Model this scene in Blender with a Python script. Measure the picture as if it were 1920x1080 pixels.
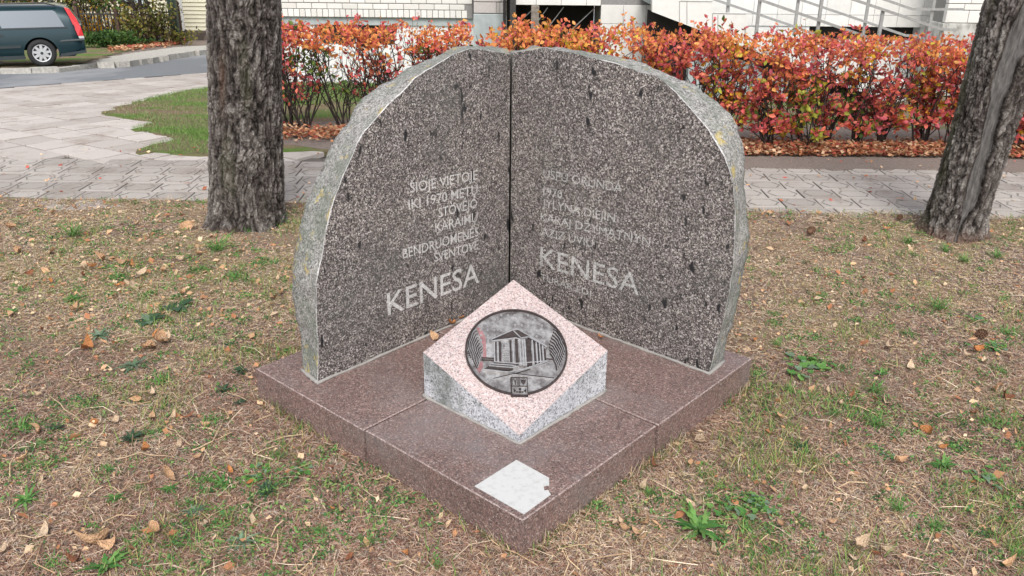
import bpy, bmesh, math, random
import numpy as np
from mathutils import Vector, Matrix
from mathutils.geometry import delaunay_2d_cdt
for o in list(bpy.data.objects): bpy.data.objects.remove(o)
S = bpy.context.scene
COL = S.collection
random.seed(7); RNG = np.random.default_rng(11)
R = math.radians
PI = math.pi

# ------------------------------------------------------------------ camera, light, exposure
FPX, PITCH, ROLL, CAMH = 1588.33, R(22.57), 0.0102, 2.0
cam = bpy.data.cameras.new('camera'); camo = bpy.data.objects.new('camera', cam); COL.objects.link(camo)
cam.sensor_width = 36; cam.lens = 36 * FPX / 1920
cam.clip_start = .05; cam.clip_end = 600
fw = Vector((0, math.cos(PITCH), -math.sin(PITCH))); up = Vector((0, math.sin(PITCH), math.cos(PITCH))); rt = Vector((1, 0, 0))
r2 = rt * math.cos(ROLL) + up * math.sin(ROLL); u2 = up * math.cos(ROLL) - rt * math.sin(ROLL)
camo.matrix_world = Matrix(((r2.x, u2.x, -fw.x, 0), (r2.y, u2.y, -fw.y, 0), (r2.z, u2.z, -fw.z, CAMH), (0, 0, 0, 1)))
S.camera = camo

SUN_EL, SUN_AZ = R(50), R(176)          # azimuth measured clockwise from +Y
W = bpy.data.worlds.new('World'); S.world = W; W.use_nodes = True
wn = W.node_tree.nodes; wl = W.node_tree.links; wn.clear()
sky = wn.new('ShaderNodeTexSky'); sky.sky_type = 'NISHITA'; sky.sun_disc = False
sky.sun_elevation = SUN_EL; sky.sun_rotation = SUN_AZ; sky.air_density = 1.0; sky.dust_density = 2.0
hs = wn.new('ShaderNodeHueSaturation'); hs.inputs['Saturation'].default_value = .30   # high thin cloud: a greyed sky
bg = wn.new('ShaderNodeBackground'); bg.inputs['Strength'].default_value = .15
wo = wn.new('ShaderNodeOutputWorld')
wl.new(sky.outputs[0], hs.inputs['Color']); wl.new(hs.outputs[0], bg.inputs[0]); wl.new(bg.outputs[0], wo.inputs[0])
sun = bpy.data.lights.new('sun', 'SUN'); sun.energy = 1.5; sun.angle = R(24); sun.color = (1, .96, .9)
so = bpy.data.objects.new('sun', sun); COL.objects.link(so)
sd = Vector((math.sin(SUN_AZ) * math.cos(SUN_EL), math.cos(SUN_AZ) * math.cos(SUN_EL), math.sin(SUN_EL)))
so.rotation_euler = sd.to_track_quat('Z', 'Y').to_euler(); so.location = (0, -5, 20)
S.view_settings.view_transform = 'Standard'; S.view_settings.look = 'None'
S.view_settings.exposure = 0.62; S.view_settings.gamma = 1
S.render.engine = 'CYCLES'
S.render.resolution_x = 1024; S.render.resolution_y = 576

# ------------------------------------------------------------------ placing helpers
C0 = Vector((0, 0, CAMH))
def ray(X, Y):
    return r2 * ((X - 960) / FPX) + u2 * (-(Y - 540) / FPX) + fw
def tz(y):
    """Height of the terrain: level lawn, then a gentle fall towards the street."""
    d = min(y, 30.0) - 9.0
    return -0.067 * (math.sqrt(d * d + 1) + d) / 2
def tzn(y):
    d = np.minimum(y, 30.0) - 9.0
    return -0.067 * (np.sqrt(d * d + 1) + d) / 2
def onplane(X, Y, o, n):
    d = ray(X, Y); return C0 + d * ((o - C0).dot(n) / d.dot(n))
def at(X, Y, y):
    return onplane(X, Y, Vector((0, y, 0)), Vector((0, 1, 0)))
def atz(X, Y, z=0.):
    return onplane(X, Y, Vector((0, 0, z)), Vector((0, 0, 1)))
def gr(X, Y):
    d = ray(X, Y); t = -CAMH / d.z
    for _ in range(120):
        P = C0 + d * t; t += (P.z - tz(P.y)) * .9 / (-d.z)
    return C0 + d * t

# ------------------------------------------------------------------ numpy noise
def _h(ix, iy, iz, s=0):
    h = (ix.astype(np.int64) * 374761393 + iy.astype(np.int64) * 668265263 + iz.astype(np.int64) * 2147483647 + s * 974634777) & 0xffffffff
    h = ((h ^ (h >> 13)) * 1274126177) & 0xffffffff
    h = ((h ^ (h >> 16)) * 2246822519) & 0xffffffff
    return ((h ^ (h >> 15)) & 0xffffff) / float(0xffffff)
def vnoise(x, y, z=None, s=0):
    if z is None: z = np.zeros_like(x)
    ix, iy, iz = np.floor(x), np.floor(y), np.floor(z)
    fx, fy, fz = x - ix, y - iy, z - iz
    fx, fy, fz = [f * f * (3 - 2 * f) for f in (fx, fy, fz)]
    r = 0
    for a in (0, 1):
        for b in (0, 1):
            for c in (0, 1):
                r = r + _h(ix + a, iy + b, iz + c, s) * (fx if a else 1 - fx) * (fy if b else 1 - fy) * (fz if c else 1 - fz)
    return r
def fbm(x, y, z=None, o=4, s=0):
    if z is None: z = np.zeros_like(x)
    r, a, t = 0, 1., 0.
    for k in range(o):
        r = r + a * vnoise(x * 2 ** k, y * 2 ** k, z * 2 ** k, s + k); t += a; a *= .5
    return r / t
def worley(x, y, z, s=0):
    ix, iy, iz = np.floor(x), np.floor(y), np.floor(z)
    f1 = np.full(x.shape, 9.); f2 = f1.copy()
    for a in (-1, 0, 1):
        for b in (-1, 0, 1):
            for c in (-1, 0, 1):
                cx, cy, cz = ix + a, iy + b, iz + c
                d = np.sqrt((cx + _h(cx, cy, cz, s) - x) ** 2 + (cy + _h(cx, cy, cz, s + 1) - y) ** 2 + (cz + _h(cx, cy, cz, s + 2) - z) ** 2)
                m = d < f1
                f2 = np.where(m, f1, np.minimum(f2, d)); f1 = np.where(m, d, f1)
    return f1, f2
def sstep(a, b, x):
    t = np.clip((x - a) / (b - a), 0, 1); return t * t * (3 - 2 * t)

# ------------------------------------------------------------------ object helpers
def link(o, parent=None):
    COL.objects.link(o)
    if parent is not None: o.parent = parent
    return o
def tag(o, label=None, cat=None, group=None, kind=None):
    if label: o['label'] = label
    if cat: o['category'] = cat
    if group: o['group'] = group
    if kind: o['kind'] = kind
    return o
def empty(name, loc=(0, 0, 0), rz=0.):
    o = bpy.data.objects.new(name, None); COL.objects.link(o); o.location = loc; o.rotation_euler = (0, 0, rz)
    o.empty_display_size = .1; return o
def from_arrays(name, verts, faces, mat=None, parent=None, smooth=False, cols=None):
    """verts Nx3 array, faces list or MxK array"""
    me = bpy.data.meshes.new(name)
    if isinstance(faces, np.ndarray):
        n, k = faces.shape
        me.vertices.add(len(verts)); me.vertices.foreach_set('co', np.asarray(verts, np.float32).ravel())
        me.loops.add(n * k); me.loops.foreach_set('vertex_index', faces.astype(np.int32).ravel())
        me.polygons.add(n); me.polygons.foreach_set('loop_start', np.arange(0, n * k, k, dtype=np.int32))
        me.update(calc_edges=True)
    else:
        me.from_pydata([tuple(v) for v in verts], [], faces)
    me.validate()
    if cols is not None:
        ca = me.color_attributes.new('tint', 'FLOAT_COLOR', 'POINT')
        ca.data.foreach_set('color', np.c_[cols, np.ones(len(cols))].astype(np.float32).ravel())
    if smooth: me.polygons.foreach_set('use_smooth', [True] * len(me.polygons))
    if mat: me.materials.append(mat)
    return link(bpy.data.objects.new(name, me), parent)
class MB:
    """Collects boxes, tubes and prisms, then links them as one mesh object."""
    def __init__(s): s.v = []; s.f = []
    def add(s, vs, fs):
        n = len(s.v); s.v += [tuple(v) for v in vs]; s.f += [tuple(i + n for i in f) for f in fs]; return s
    def box(s, x0, x1, y0, y1, z0, z1, bev=0.):
        if bev <= 0:
            return s.add([(x0, y0, z0), (x1, y0, z0), (x1, y1, z0), (x0, y1, z0), (x0, y0, z1), (x1, y0, z1), (x1, y1, z1), (x0, y1, z1)],
                  [(0, 3, 2, 1), (4, 5, 6, 7), (0, 1, 5, 4), (1, 2, 6, 5), (2, 3, 7, 6), (3, 0, 4, 7)])
        b = bev; vs = []
        for (z, e) in ((z0, b), (z0 + b, 0), (z1 - b, 0), (z1, b)):
            for (x, y, sx, sy) in ((x0, y0, 1, 1), (x1, y0, -1, 1), (x1, y1, -1, -1), (x0, y1, 1, -1)):
                ee = max(e, 0)
                vs.append((x + sx * (ee if e else 0), y + sy * (ee if e else 0), z))
        fs = [(3, 2, 1, 0), (12, 13, 14, 15)]
        for k in range(3):
            for i in range(4):
                j = (i + 1) % 4; fs.append((4 * k + i, 4 * k + j, 4 * k + 4 + j, 4 * k + 4 + i))
        return s.add(vs, fs)
    def obox(s, o, ax, ay, az):
        """box from corner o with three edge vectors"""
        o, ax, ay, az = map(Vector, (o, ax, ay, az))
        return s.add([o, o + ax, o + ax + ay, o + ay, o + az, o + ax + az, o + ax + ay + az, o + ay + az],
                  [(0, 3, 2, 1), (4, 5, 6, 7), (0, 1, 5, 4), (1, 2, 6, 5), (2, 3, 7, 6), (3, 0, 4, 7)])
    def tube(s, pts, rad, n=6, cap=True):
        pts = [Vector(p) for p in pts]
        if not hasattr(rad, '__len__'): rad = [rad] * len(pts)
        base = len(s.v)
        for i, p in enumerate(pts):
            d = (pts[min(i + 1, len(pts) - 1)] - pts[max(i - 1, 0)]).normalized()
            a = d.orthogonal() if abs(d.z) > .99 else d.cross(Vector((0, 0, 1)))
            a.normalize(); b = d.cross(a)
            for k in range(n):
                t = 2 * PI * k / n; s.v.append(tuple(p + a * (math.cos(t) * rad[i]) + b * (math.sin(t) * rad[i])))
        for i in range(len(pts) - 1):
            for k in range(n):
                j = (k + 1) % n
                s.f.append((base + i * n + k, base + i * n + j, base + (i + 1) * n + j, base + (i + 1) * n + k))
        if cap:
            s.f.append(tuple(base + k for k in range(n))[::-1]); s.f.append(tuple(base + (len(pts) - 1) * n + k for k in range(n)))
        return s
    def bar(s, p, q, w, d):
        p, q = Vector(p), Vector(q); e = (q - p); u = e.normalized()
        a = u.cross(Vector((0, 1, 0)));
        if a.length < .1: a = Vector((1, 0, 0))
        a.normalize(); b = u.cross(a).normalized()
        return s.obox(p - a * w / 2 - b * d / 2, a * w, b * d, e)
    def prism(s, poly, fn, h0, h1):
        """poly: 2-D points, fn(u,v,h)->3-D"""
        n = len(poly)
        ar = sum(poly[i][0] * poly[(i + 1) % n][1] - poly[(i + 1) % n][0] * poly[i][1] for i in range(n))
        if ar < 0: poly = poly[::-1]
        vs = [fn(u, v, h0) for u, v in poly] + [fn(u, v, h1) for u, v in poly]
        fs = [tuple(range(n))[::-1], tuple(range(n, 2 * n))] + [(i, (i + 1) % n, n + (i + 1) % n, n + i) for i in range(n)]
        return s.add(vs, fs)
    def build(s, name, mat=None, parent=None, smooth=False, loc=None):
        return from_arrays(name, s.v, s.f, mat, parent, smooth)
def copy_tree(o, parent=None):
    c = o.copy(); COL.objects.link(c); c.parent = parent
    for ch in o.children: copy_tree(ch, c)
    return c
def inst(src, name, loc, parent=None, rot=(0, 0, 0), scale=(1, 1, 1)):
    """another object sharing src's mesh"""
    o = bpy.data.objects.new(name, src.data if hasattr(src, 'data') else src); COL.objects.link(o)
    if parent is not None: o.parent = parent
    o.location = loc; o.rotation_euler = rot; o.scale = scale; return o

# ------------------------------------------------------------------ materials
class NT:
    def __init__(s, name, rough=.8, spec=.3):
        s.m = bpy.data.materials.new(name); s.m.use_nodes = True
        s.n = s.m.node_tree.nodes; s.l = s.m.node_tree.links; s.n.clear()
        s.out = s.n.new('ShaderNodeOutputMaterial'); s.b = s.n.new('ShaderNodeBsdfPrincipled')
        s.l.new(s.b.outputs[0], s.out.inputs[0]); s.b.inputs['Roughness'].default_value = rough
        s.b.inputs['Specular IOR Level'].default_value = spec
        s.tc = s.n.new('ShaderNodeTexCoord')
    def co(s, kind='Object', scale=(1, 1, 1)):
        mp = s.n.new('ShaderNodeMapping'); mp.inputs['Scale'].default_value = scale
        s.l.new(s.tc.outputs[kind], mp.inputs[0]); return mp.outputs[0]
    def world(s, scale=(1, 1, 1)):
        g = s.n.new('ShaderNodeNewGeometry'); mp = s.n.new('ShaderNodeMapping'); mp.inputs['Scale'].default_value = scale
        s.l.new(g.outputs['Position'], mp.inputs[0]); return mp.outputs[0]
    def noise(s, vec, scale, detail=4, rough=.55, dist=0.):
        t = s.n.new('ShaderNodeTexNoise'); t.inputs['Scale'].default_value = scale; t.inputs['Detail'].default_value = detail
        t.inputs['Roughness'].default_value = rough; t.inputs['Distortion'].default_value = dist; s.l.new(vec, t.inputs['Vector']); return t.outputs[0]
    def voro(s, vec, scale, feat='F1', out='Color', rnd=1.):
        t = s.n.new('ShaderNodeTexVoronoi'); t.feature = feat; t.inputs['Scale'].default_value = scale; t.inputs['Randomness'].default_value = rnd
        s.l.new(vec, t.inputs['Vector']); return t.outputs[out]
    def sep(s, c, ch=0):
        t = s.n.new('ShaderNodeSeparateColor'); s.l.new(c, t.inputs[0]); return t.outputs[ch]
    def ramp(s, fac, stops, interp='LINEAR'):
        t = s.n.new('ShaderNodeValToRGB'); t.color_ramp.interpolation = interp; e = t.color_ramp.elements
        while len(e) < len(stops): e.new(.5)
        for k, (p, c) in enumerate(stops):
            e[k].position = p; e[k].color = (*c, 1) if hasattr(c, '__len__') else (c, c, c, 1)
        s.l.new(fac, t.inputs[0]); return t.outputs[0]
    def mix(s, fac, a, b, mode='MIX'):
        t = s.n.new('ShaderNodeMix'); t.data_type = 'RGBA'; t.blend_type = mode
        for i, v in ((0, fac), (6, a), (7, b)):
            if hasattr(v, 'links') or hasattr(v, 'is_output'): s.l.new(v, t.inputs[i])
            elif i == 0: t.inputs[0].default_value = v
            else: t.inputs[i].default_value = (*v, 1)
        return t.outputs[2]
    def math(s, op, a, b=None, c=None):
        t = s.n.new('ShaderNodeMath'); t.operation = op
        for i, v in enumerate((a, b, c)):
            if v is None: continue
            if hasattr(v, 'is_output'): s.l.new(v, t.inputs[i])
            else: t.inputs[i].default_value = v
        return t.outputs[0]
    def color(s, c):
        if hasattr(c, 'is_output'): s.l.new(c, s.b.inputs['Base Color'])
        else: s.b.inputs['Base Color'].default_value = (*c, 1)
        return s
    def bump(s, h, strength=.5, dist=.01):
        t = s.n.new('ShaderNodeBump'); t.inputs['Strength'].default_value = strength; t.inputs['Distance'].default_value = dist
        s.l.new(h, t.inputs['Height']); s.l.new(t.outputs[0], s.b.inputs['Normal']); return s
    def rough(s, v):
        if hasattr(v, 'is_output'): s.l.new(v, s.b.inputs['Roughness'])
        else: s.b.inputs['Roughness'].default_value = v
        return s
    def tint(s):
        t = s.n.new('ShaderNodeAttribute'); t.attribute_name = 'tint'; return t.outputs['Color']
    def rand(s):
        t = s.n.new('ShaderNodeObjectInfo'); return t.outputs['Random']

def flat(name, c, rough=.7, spec=.3, var=.15, scale=14., metal=0., bump=0.):
    m = NT(name, rough, spec); v = m.world()
    n = m.noise(v, scale, 5)
    d = tuple(x * (1 - var) for x in c); e = tuple(min(1, x * (1 + var)) for x in c)
    m.color(m.ramp(n, [(.3, d), (.7, e)])); m.b.inputs['Metallic'].default_value = metal
    if bump: m.bump(m.noise(v, scale * 8, 3), bump, .004)
    return m.m
def tinted(name, rough=.8, spec=.2, trans=0., var=.12, scale=60.):
    m = NT(name, rough, spec); t = m.tint(); n = m.noise(m.world(), scale, 3)
    m.color(m.mix(1., t, m.ramp(n, [(.3, 1 - var), (.7, 1 + var)]), 'MULTIPLY'))
    if trans:
        tr = m.n.new('ShaderNodeBsdfTranslucent'); m.l.new(t, tr.inputs[0])
        mx = m.n.new('ShaderNodeMixShader'); mx.inputs[0].default_value = trans
        m.l.new(m.b.outputs[0], mx.inputs[1]); m.l.new(tr.outputs[0], mx.inputs[2]); m.l.new(mx.outputs[0], m.out.inputs[0])
    return m.m
def granite(name, stops, scale=130., coat=None, rough=.45, rough_face=False, stain=None, blotch=None, lichen=False, bumpd=.0):
    """stops: cumulative colour table of mineral grains"""
    m = NT(name, rough, .35); v = m.world()
    wv = m.n.new('ShaderNodeVectorMath'); wv.operation = 'ADD'
    nz = m.n.new('ShaderNodeTexNoise'); nz.inputs['Scale'].default_value = scale * .8; m.l.new(v, nz.inputs[0])
    sc = m.n.new('ShaderNodeVectorMath'); sc.operation = 'SCALE'; sc.inputs['Scale'].default_value = .008
    m.l.new(nz.outputs['Color'], sc.inputs[0]); m.l.new(v, wv.inputs[0]); m.l.new(sc.outputs[0], wv.inputs[1])
    c = m.voro(wv.outputs[0], scale, out='Color'); g = m.ramp(m.sep(c, 0), stops, 'CONSTANT')
    c2 = m.voro(wv.outputs[0], scale * 2.3, out='Color'); g2 = m.ramp(m.sep(c2, 1), stops, 'CONSTANT')
    col = m.mix(.35, g, g2)
    col = m.mix(1., col, m.ramp(m.noise(v, 3.2, 6, .6), [(.3, (.86, .86, .87)), (.7, (1.12, 1.1, 1.09))]), 'MULTIPLY')
    if blotch:
        b = m.noise(m.world((1, 1, .45)), blotch[0], 2, .5)
        b2 = m.ramp(b, [(blotch[1], 0.), (blotch[1] + .045, 1.)])
        col = m.mix(b2, col, (.018, .018, .02))
    if stain:
        st = m.ramp(m.noise(v, stain[0], 6, .65), [(stain[1], 0.), (stain[1] + .18, 1.)])
        col = m.mix(m.math('MULTIPLY', st, stain[3]), col, stain[2])
    if lichen:
        l1 = m.ramp(m.noise(v, 5., 8, .75), [(.44, 0.), (.60, 1.)])
        col = m.mix(m.math('MULTIPLY', l1, .62), col, (.13, .16, .115))
        l2 = m.ramp(m.noise(v, 11., 6, .7), [(.60, 0.), (.65, 1.)])
        col = m.mix(m.math('MULTIPLY', l2, .75), col, (.50, .38, .10))
        l3 = m.ramp(m.noise(v, 46., 5, .8), [(.55, 0.), (.62, 1.)])
        col = m.mix(m.math('MULTIPLY', l3, .35), col, (.62, .62, .57))
    m.color(col)
    if bumpd: m.bump(m.math('ADD', m.noise(v, 60, 5, .7), m.math('MULTIPLY', m.noise(v, 260, 2), .4)), .8, bumpd)
    return m.m

M = {}
M['granite_face'] = granite('dark_polished_granite', [(0, (.012, .012, .013)), (.31, (.038, .035, .034)), (.47, (.125, .108, .10)), (.62, (.29, .25, .235)), (.81, (.52, .47, .44)), (.94, (.80, .76, .72))],
                            185, blotch=(22, .668), rough=.42, stain=(2.4, .50, (.085, .088, .082), .42))
M['granite_rim'] = granite('rough_grey_granite', [(0, (.06, .06, .058)), (.16, (.18, .175, .165)), (.42, (.34, .325, .31)), (.72, (.46, .45, .43)), (.92, (.62, .6, .57))], 150, rough=.85, lichen=True, bumpd=.006)
M['granite_edge'] = granite('bruised_granite_edge', [(0, (.30, .30, .29)), (.25, (.54, .53, .52)), (.6, (.74, .73, .72))], 150, rough=.85, bumpd=.004)
M['granite_red'] = granite('red_brown_granite', [(0, (.055, .042, .042)), (.18, (.13, .09, .083)), (.45, (.22, .145, .13)), (.74, (.33, .215, .185)), (.92, (.46, .38, .35))], 190, rough=.32,
                           stain=(2.2, .5, (.24, .22, .22), .45))
M['granite_pink'] = granite('pale_pink_granite', [(0, (.13, .11, .11)), (.12, (.30, .25, .25)), (.28, (.50, .36, .34)), (.52, (.60, .49, .47)), (.78, (.66, .60, .59))], 210, rough=.5, stain=(4., .55, (.50, .40, .38), .35))
M['letter_faded'] = granite('weathered_engraved_letter', [(0, (.17, .17, .165)), (.2, (.40, .395, .38)), (.55, (.54, .535, .515)), (.8, (.70, .695, .67))], 190, rough=.9)
M['granite_pale'] = granite('pale_grey_granite_side', [(0, (.10, .10, .11)), (.14, (.30, .31, .33)), (.34, (.52, .53, .56)), (.66, (.68, .69, .72))], 150, rough=.8,
                            stain=(5., .52, (.085, .10, .075), .8), bumpd=.003)
M['mortar'] = flat('pale_mortar', (.34, .32, .30), .9, bump=.6, scale=40)
M['letter'] = granite('pale_engraved_letter', [(0, (.36, .35, .34)), (.15, (.50, .485, .47)), (.5, (.62, .61, .59)), (.8, (.74, .73, .71))], 170, rough=.9)
M['granite_red_edge'] = granite('sheen_red_granite_edge', [(0, (.13, .095, .09)), (.3, (.30, .22, .20)), (.7, (.46, .37, .35))], 170, rough=.6)  # sheen along the chamfers, painted as a paler granite colour

# ================================================================== THE MEMORIAL'S FRAME
YAW = 0.7271
FA = Vector((-math.cos(YAW), math.sin(YAW), 0)); FB = Vector((math.sin(YAW), math.cos(YAW), 0)); F0 = Vector((.0451, 2.3705, 0))
SA, SB, TH, HS, JA, JB, DD = 1.631, 1.6506, .1544, 1.306, .8485, .8348, 1.374
def ab(a, b, z=0.): return F0 + FA * a + FB * b + Vector((0, 0, z))
def in_plinth(x, y, m=0.):
    dx, dy = x - F0.x, y - F0.y
    a = dx * FA.x + dy * FA.y; b = dx * FB.x + dy * FB.y
    return (a > -m) & (a < SA + m) & (b > -m) & (b < SB + m)

# ================================================================== GROUND MATERIALS
m = NT('lawn_soil', .95, .1); v = m.world()
base = m.ramp(m.noise(v, 38, 6, .7), [(.28, (.13, .085, .068)), (.48, (.29, .205, .165)), (.68, (.44, .35, .295))])
straw = m.ramp(m.noise(v, 90, 5, .75), [(.3, (.20, .135, .09)), (.55, (.42, .315, .21)), (.72, (.58, .47, .33))])
k = m.ramp(m.noise(v, 1.3, 5, .6), [(.42, 0.), (.58, 1.)])
c = m.mix(k, base, straw)
sand = m.ramp(m.noise(v, .85, 4, .55), [(.60, 0.), (.70, 1.)])
c = m.mix(m.math('MULTIPLY', sand, .8), c, (.40, .335, .28))
moss = m.ramp(m.noise(m.world((1, 1, 1)), 2.1, 7, .7), [(.56, 0.), (.70, 1.)])
c = m.mix(m.math('MULTIPLY', moss, .35), c, (.17, .165, .07))
m.color(c); m.bump(m.math('ADD', m.noise(v, 70, 6, .75), m.noise(v, 260, 3, .7)), 1., .012)
M['soil'] = m.m
m = NT('bare_earth', .95, .1); v = m.world()
m.color(m.mix(m.ramp(m.noise(v, 55, 5, .8), [(.35, 0.), (.65, 1.)]), (.17, .135, .12), (.31, .26, .225))); m.bump(m.noise(v, 120, 5, .7), .9, .01)
M['earth'] = m.m
m = NT('short_grass_turf', .95, .1); v = m.world()
g1 = m.ramp(m.noise(v, 60, 5, .8), [(.3, (.08, .15, .03)), (.7, (.20, .31, .08))])
g2 = m.ramp(m.noise(v, 60, 5, .8), [(.3, (.17, .125, .08)), (.7, (.33, .26, .17))])
m.color(m.mix(m.ramp(m.noise(m.world((1, 1.6, 1)), 1.1, 6, .65), [(.40, 0.), (.52, 1.)]), g1, g2)); m.bump(m.noise(v, 120, 5, .7), 1., .02)
M['turf'] = m.m
m = NT('grey_asphalt', .9, .2); v = m.world()
c = m.mix(m.ramp(m.noise(v, 130, 3, .8), [(.35, 0.), (.65, 1.)]), (.15, .16, .175), (.25, .26, .275))
c = m.mix(m.ramp(m.noise(m.world((.5, .22, 1)), 1., 6, .6), [(.45, 0.), (.55, 1.)]), c, m.mix(.5, c, (.40, .40, .41)))
m.color(c); m.bump(m.noise(v, 150, 3), .5, .005); M['asphalt'] = m.m
def paver_mat(name, ca, cb, dirt):
    m = NT(name, .88, .2); v = m.world()
    c = m.mix(m.rand(), ca, cb)
    c = m.mix(1., c, m.ramp(m.noise(v, 180, 3, .8), [(.3, .82), (.7, 1.14)]), 'MULTIPLY')
    st = m.ramp(m.noise(v, 2.3, 7, .68), [(.52, 0.), (.66, 1.)])
    c = m.mix(m.math('MULTIPLY', st, .55), c, dirt)
    m.color(c); m.bump(m.noise(v, 150, 4, .7), .5, .003); return m.m
M['paver'] = paver_mat('grey_concrete_paver', (.33, .295, .27), (.45, .41, .375), (.21, .165, .135))
M['slab'] = paver_mat('pale_concrete_slab', (.42, .375, .345), (.55, .50, .465), (.28, .225, .185))
M['joint'] = flat('dark_joint_sand', (.13, .115, .10), .95, scale=60, var=.3)
M['kerb'] = flat('worn_kerb_concrete', (.46, .44, .40), .9, scale=20, var=.25, bump=.5)

# ================================================================== GROUND SHEETS
def sheet(name, poly, dz, mat, step=.6, skirt=0.):
    """A sheet following the terrain, dz above it, with the given outline (world x,y)."""
    bm = bmesh.new(); vs = [bm.verts.new((x, y, 0)) for x, y in poly]; bm.faces.new(vs)
    y0 = min(p[1] for p in poly); y1 = max(p[1] for p in poly)
    y = math.ceil(y0 / step) * step
    while y < min(y1, 34):
        bmesh.ops.bisect_plane(bm, geom=bm.verts[:] + bm.edges[:] + bm.faces[:], plane_co=(0, y, 0), plane_no=(0, 1, 0)); y += step
    for v_ in bm.verts: v_.co.z = tz(v_.co.y) + dz
    bmesh.ops.recalc_face_normals(bm, faces=bm.faces[:])
    if sum(f.normal.z for f in bm.faces) < 0: bmesh.ops.reverse_faces(bm, faces=bm.faces[:])
    if skirt:
        be = [e for e in bm.edges if e.is_boundary]; r = bmesh.ops.extrude_edge_only(bm, edges=be)
        for v_ in [g for g in r['geom'] if isinstance(g, bmesh.types.BMVert)]: v_.co.z -= skirt
    me = bpy.data.meshes.new(name); bm.to_mesh(me); bm.free(); me.materials.append(mat)
    o = link(bpy.data.objects.new(name, me)); o['kind'] = 'structure'; return o
def wob(pts, amp=.06, n=6, s=0):
    """roughen an outline"""
    out = []; rr = random.Random(s)
    for i, p in enumerate(pts):
        q = pts[(i + 1) % len(pts)]; L = math.hypot(q[0] - p[0], q[1] - p[1]); k = max(1, min(60, int(L / .12))) if L < 12 else 1
        for j in range(k):
            t = j / k; w = amp if (j and k > 1) else 0
            out.append((p[0] + (q[0] - p[0]) * t + rr.uniform(-w, w), p[1] + (q[1] - p[1]) * t + rr.uniform(-w, w)))
    return out
sheet('ground', [(-300, -200), (300, -200), (300, 300), (-300, 300)], -.06, M['earth'], 1.)
# the near lawn: a fine grid with low bumps
def lawn_edge(x): return 6.53 - .035 * x + .05 * (vnoise(x * 3.1, x * 0) - .5) + .03 * (vnoise(x * 11., x * 0, s=3) - .5)
gx = np.arange(-7, 7.001, .025); ny = 230
GX = np.repeat(gx[None, :], ny, 0); ty = np.linspace(0, 1, ny)[:, None]
GY = 0.6 + ty * (lawn_edge(GX) - .6)
def lawn_z(x, y):
    z = .030 * (fbm(x * 1.1, y * 1.1, o=3, s=5) - .5) + .016 * (fbm(x * 7, y * 7, o=3, s=9) - .5)
    keep = in_plinth(x, y, .25)
    return np.where(keep, -.004 + z * .3, z) + .004 + tzn(y)
GZ = lawn_z(GX, GY) + .006 * (fbm(GX * 30, GY * 30, o=2, s=21) - .5)
GZ[-1, :] -= .05
nx = len(gx); ii = (np.arange(ny - 1)[:, None] * nx + np.arange(nx - 1)[None, :]).ravel()
lawn = from_arrays('lawn', np.c_[GX.ravel(), GY.ravel(), GZ.ravel()], np.c_[ii, ii + 1, ii + nx + 1, ii + nx], M['soil'], smooth=True)
lawn['kind'] = 'structure'
outer = sheet('lawn_surround', [(-60, -40), (60, -40), (60, .62), (-60, .62)], .0, M['soil'])
sheet('lawn_side', [(-60, .62), (-6.98, .62), (-6.98, 6.75), (-60, 8.6)], .0, M['soil']); sheet('lawn_side', [(6.98, .62), (60, .62), (60, 4.5), (6.98, 6.28)], .0, M['soil'])
sheet('sand_bed', [(-40, 6.0), (40, 6.0), (40, 8.2), (-40, 8.2)], -.028, M['joint'])

# ---- paved footpath: decorated square pavers, each its own piece
def paver_mesh(w, h, style, t=.05, gp=.0065):
    """top face at z=0: bevelled rim, a hexagon groove (style 0), or a plain top"""
    mb = MB(); e = .004; x1, y1 = w / 2 - gp, h / 2 - gp
    mb.add([(-x1, -y1, -t), (x1, -y1, -t), (x1, y1, -t), (-x1, y1, -t), (-x1, -y1, -e), (x1, -y1, -e), (x1, y1, -e), (-x1, y1, -e)],
           [(0, 1, 5, 4), (1, 2, 6, 5), (2, 3, 7, 6), (3, 0, 4, 7)])
    xi, yi = x1 - e, y1 - e
    if style == 0:
        def hexa(ax, ay, k): return [(-ax, 0), (-ax + k, -ay), (ax - k, -ay), (ax, 0), (ax - k, ay), (-ax + k, ay)]
        O = hexa(xi * .93, yi * .70, xi * .33); Q = hexa(xi * .93 - .016, yi * .70 - .009, xi * .33)
        ring = [(-xi, 0), (-xi, -yi), (xi, -yi), (xi, 0), (xi, yi), (-xi, yi)]
        n = len(mb.v); z = -.006; mb.groove = set()
        mb.v += [(x, y, 0) for x, y in ring] + [(x, y, 0) for x, y in O] + [(x, y, z) for x, y in O] + [(x, y, z) for x, y in Q] + [(x, y, 0) for x, y in Q]
        for k in range(6):
            j = (k + 1) % 6
            for a_ in (1, 2, 3):
                if a_ < 4: mb.groove.add(len(mb.f))
                mb.f.append((n + a_ * 6 + k, n + a_ * 6 + j, n + a_ * 6 + 6 + j, n + a_ * 6 + 6 + k))
        mb.f.append(tuple(n + 24 + k for k in range(6)))
        mb.f += [(4, 5, n + 2, n + 1), (5, 6, n + 4, n + 3, n + 2), (6, 7, n + 5, n + 4), (7, 4, n + 1, n + 0, n + 5)]
        for k in range(6): j = (k + 1) % 6; mb.f.append((n + k, n + j, n + 6 + j, n + 6 + k))
    else:
        n = len(mb.v); mb.v += [(-xi, -yi, 0), (xi, -yi, 0), (xi, yi, 0), (-xi, yi, 0)]
        mb.f += [(n, n + 1, n + 2, n + 3), (4, 5, n + 1, n), (5, 6, n + 2, n + 1), (6, 7, n + 3, n + 2), (7, 4, n, n + 3)]
    return mb
path = empty('footpath', (0, 7.2, 0)); path['kind'] = 'structure'
PW, PH = .305, .272
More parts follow.
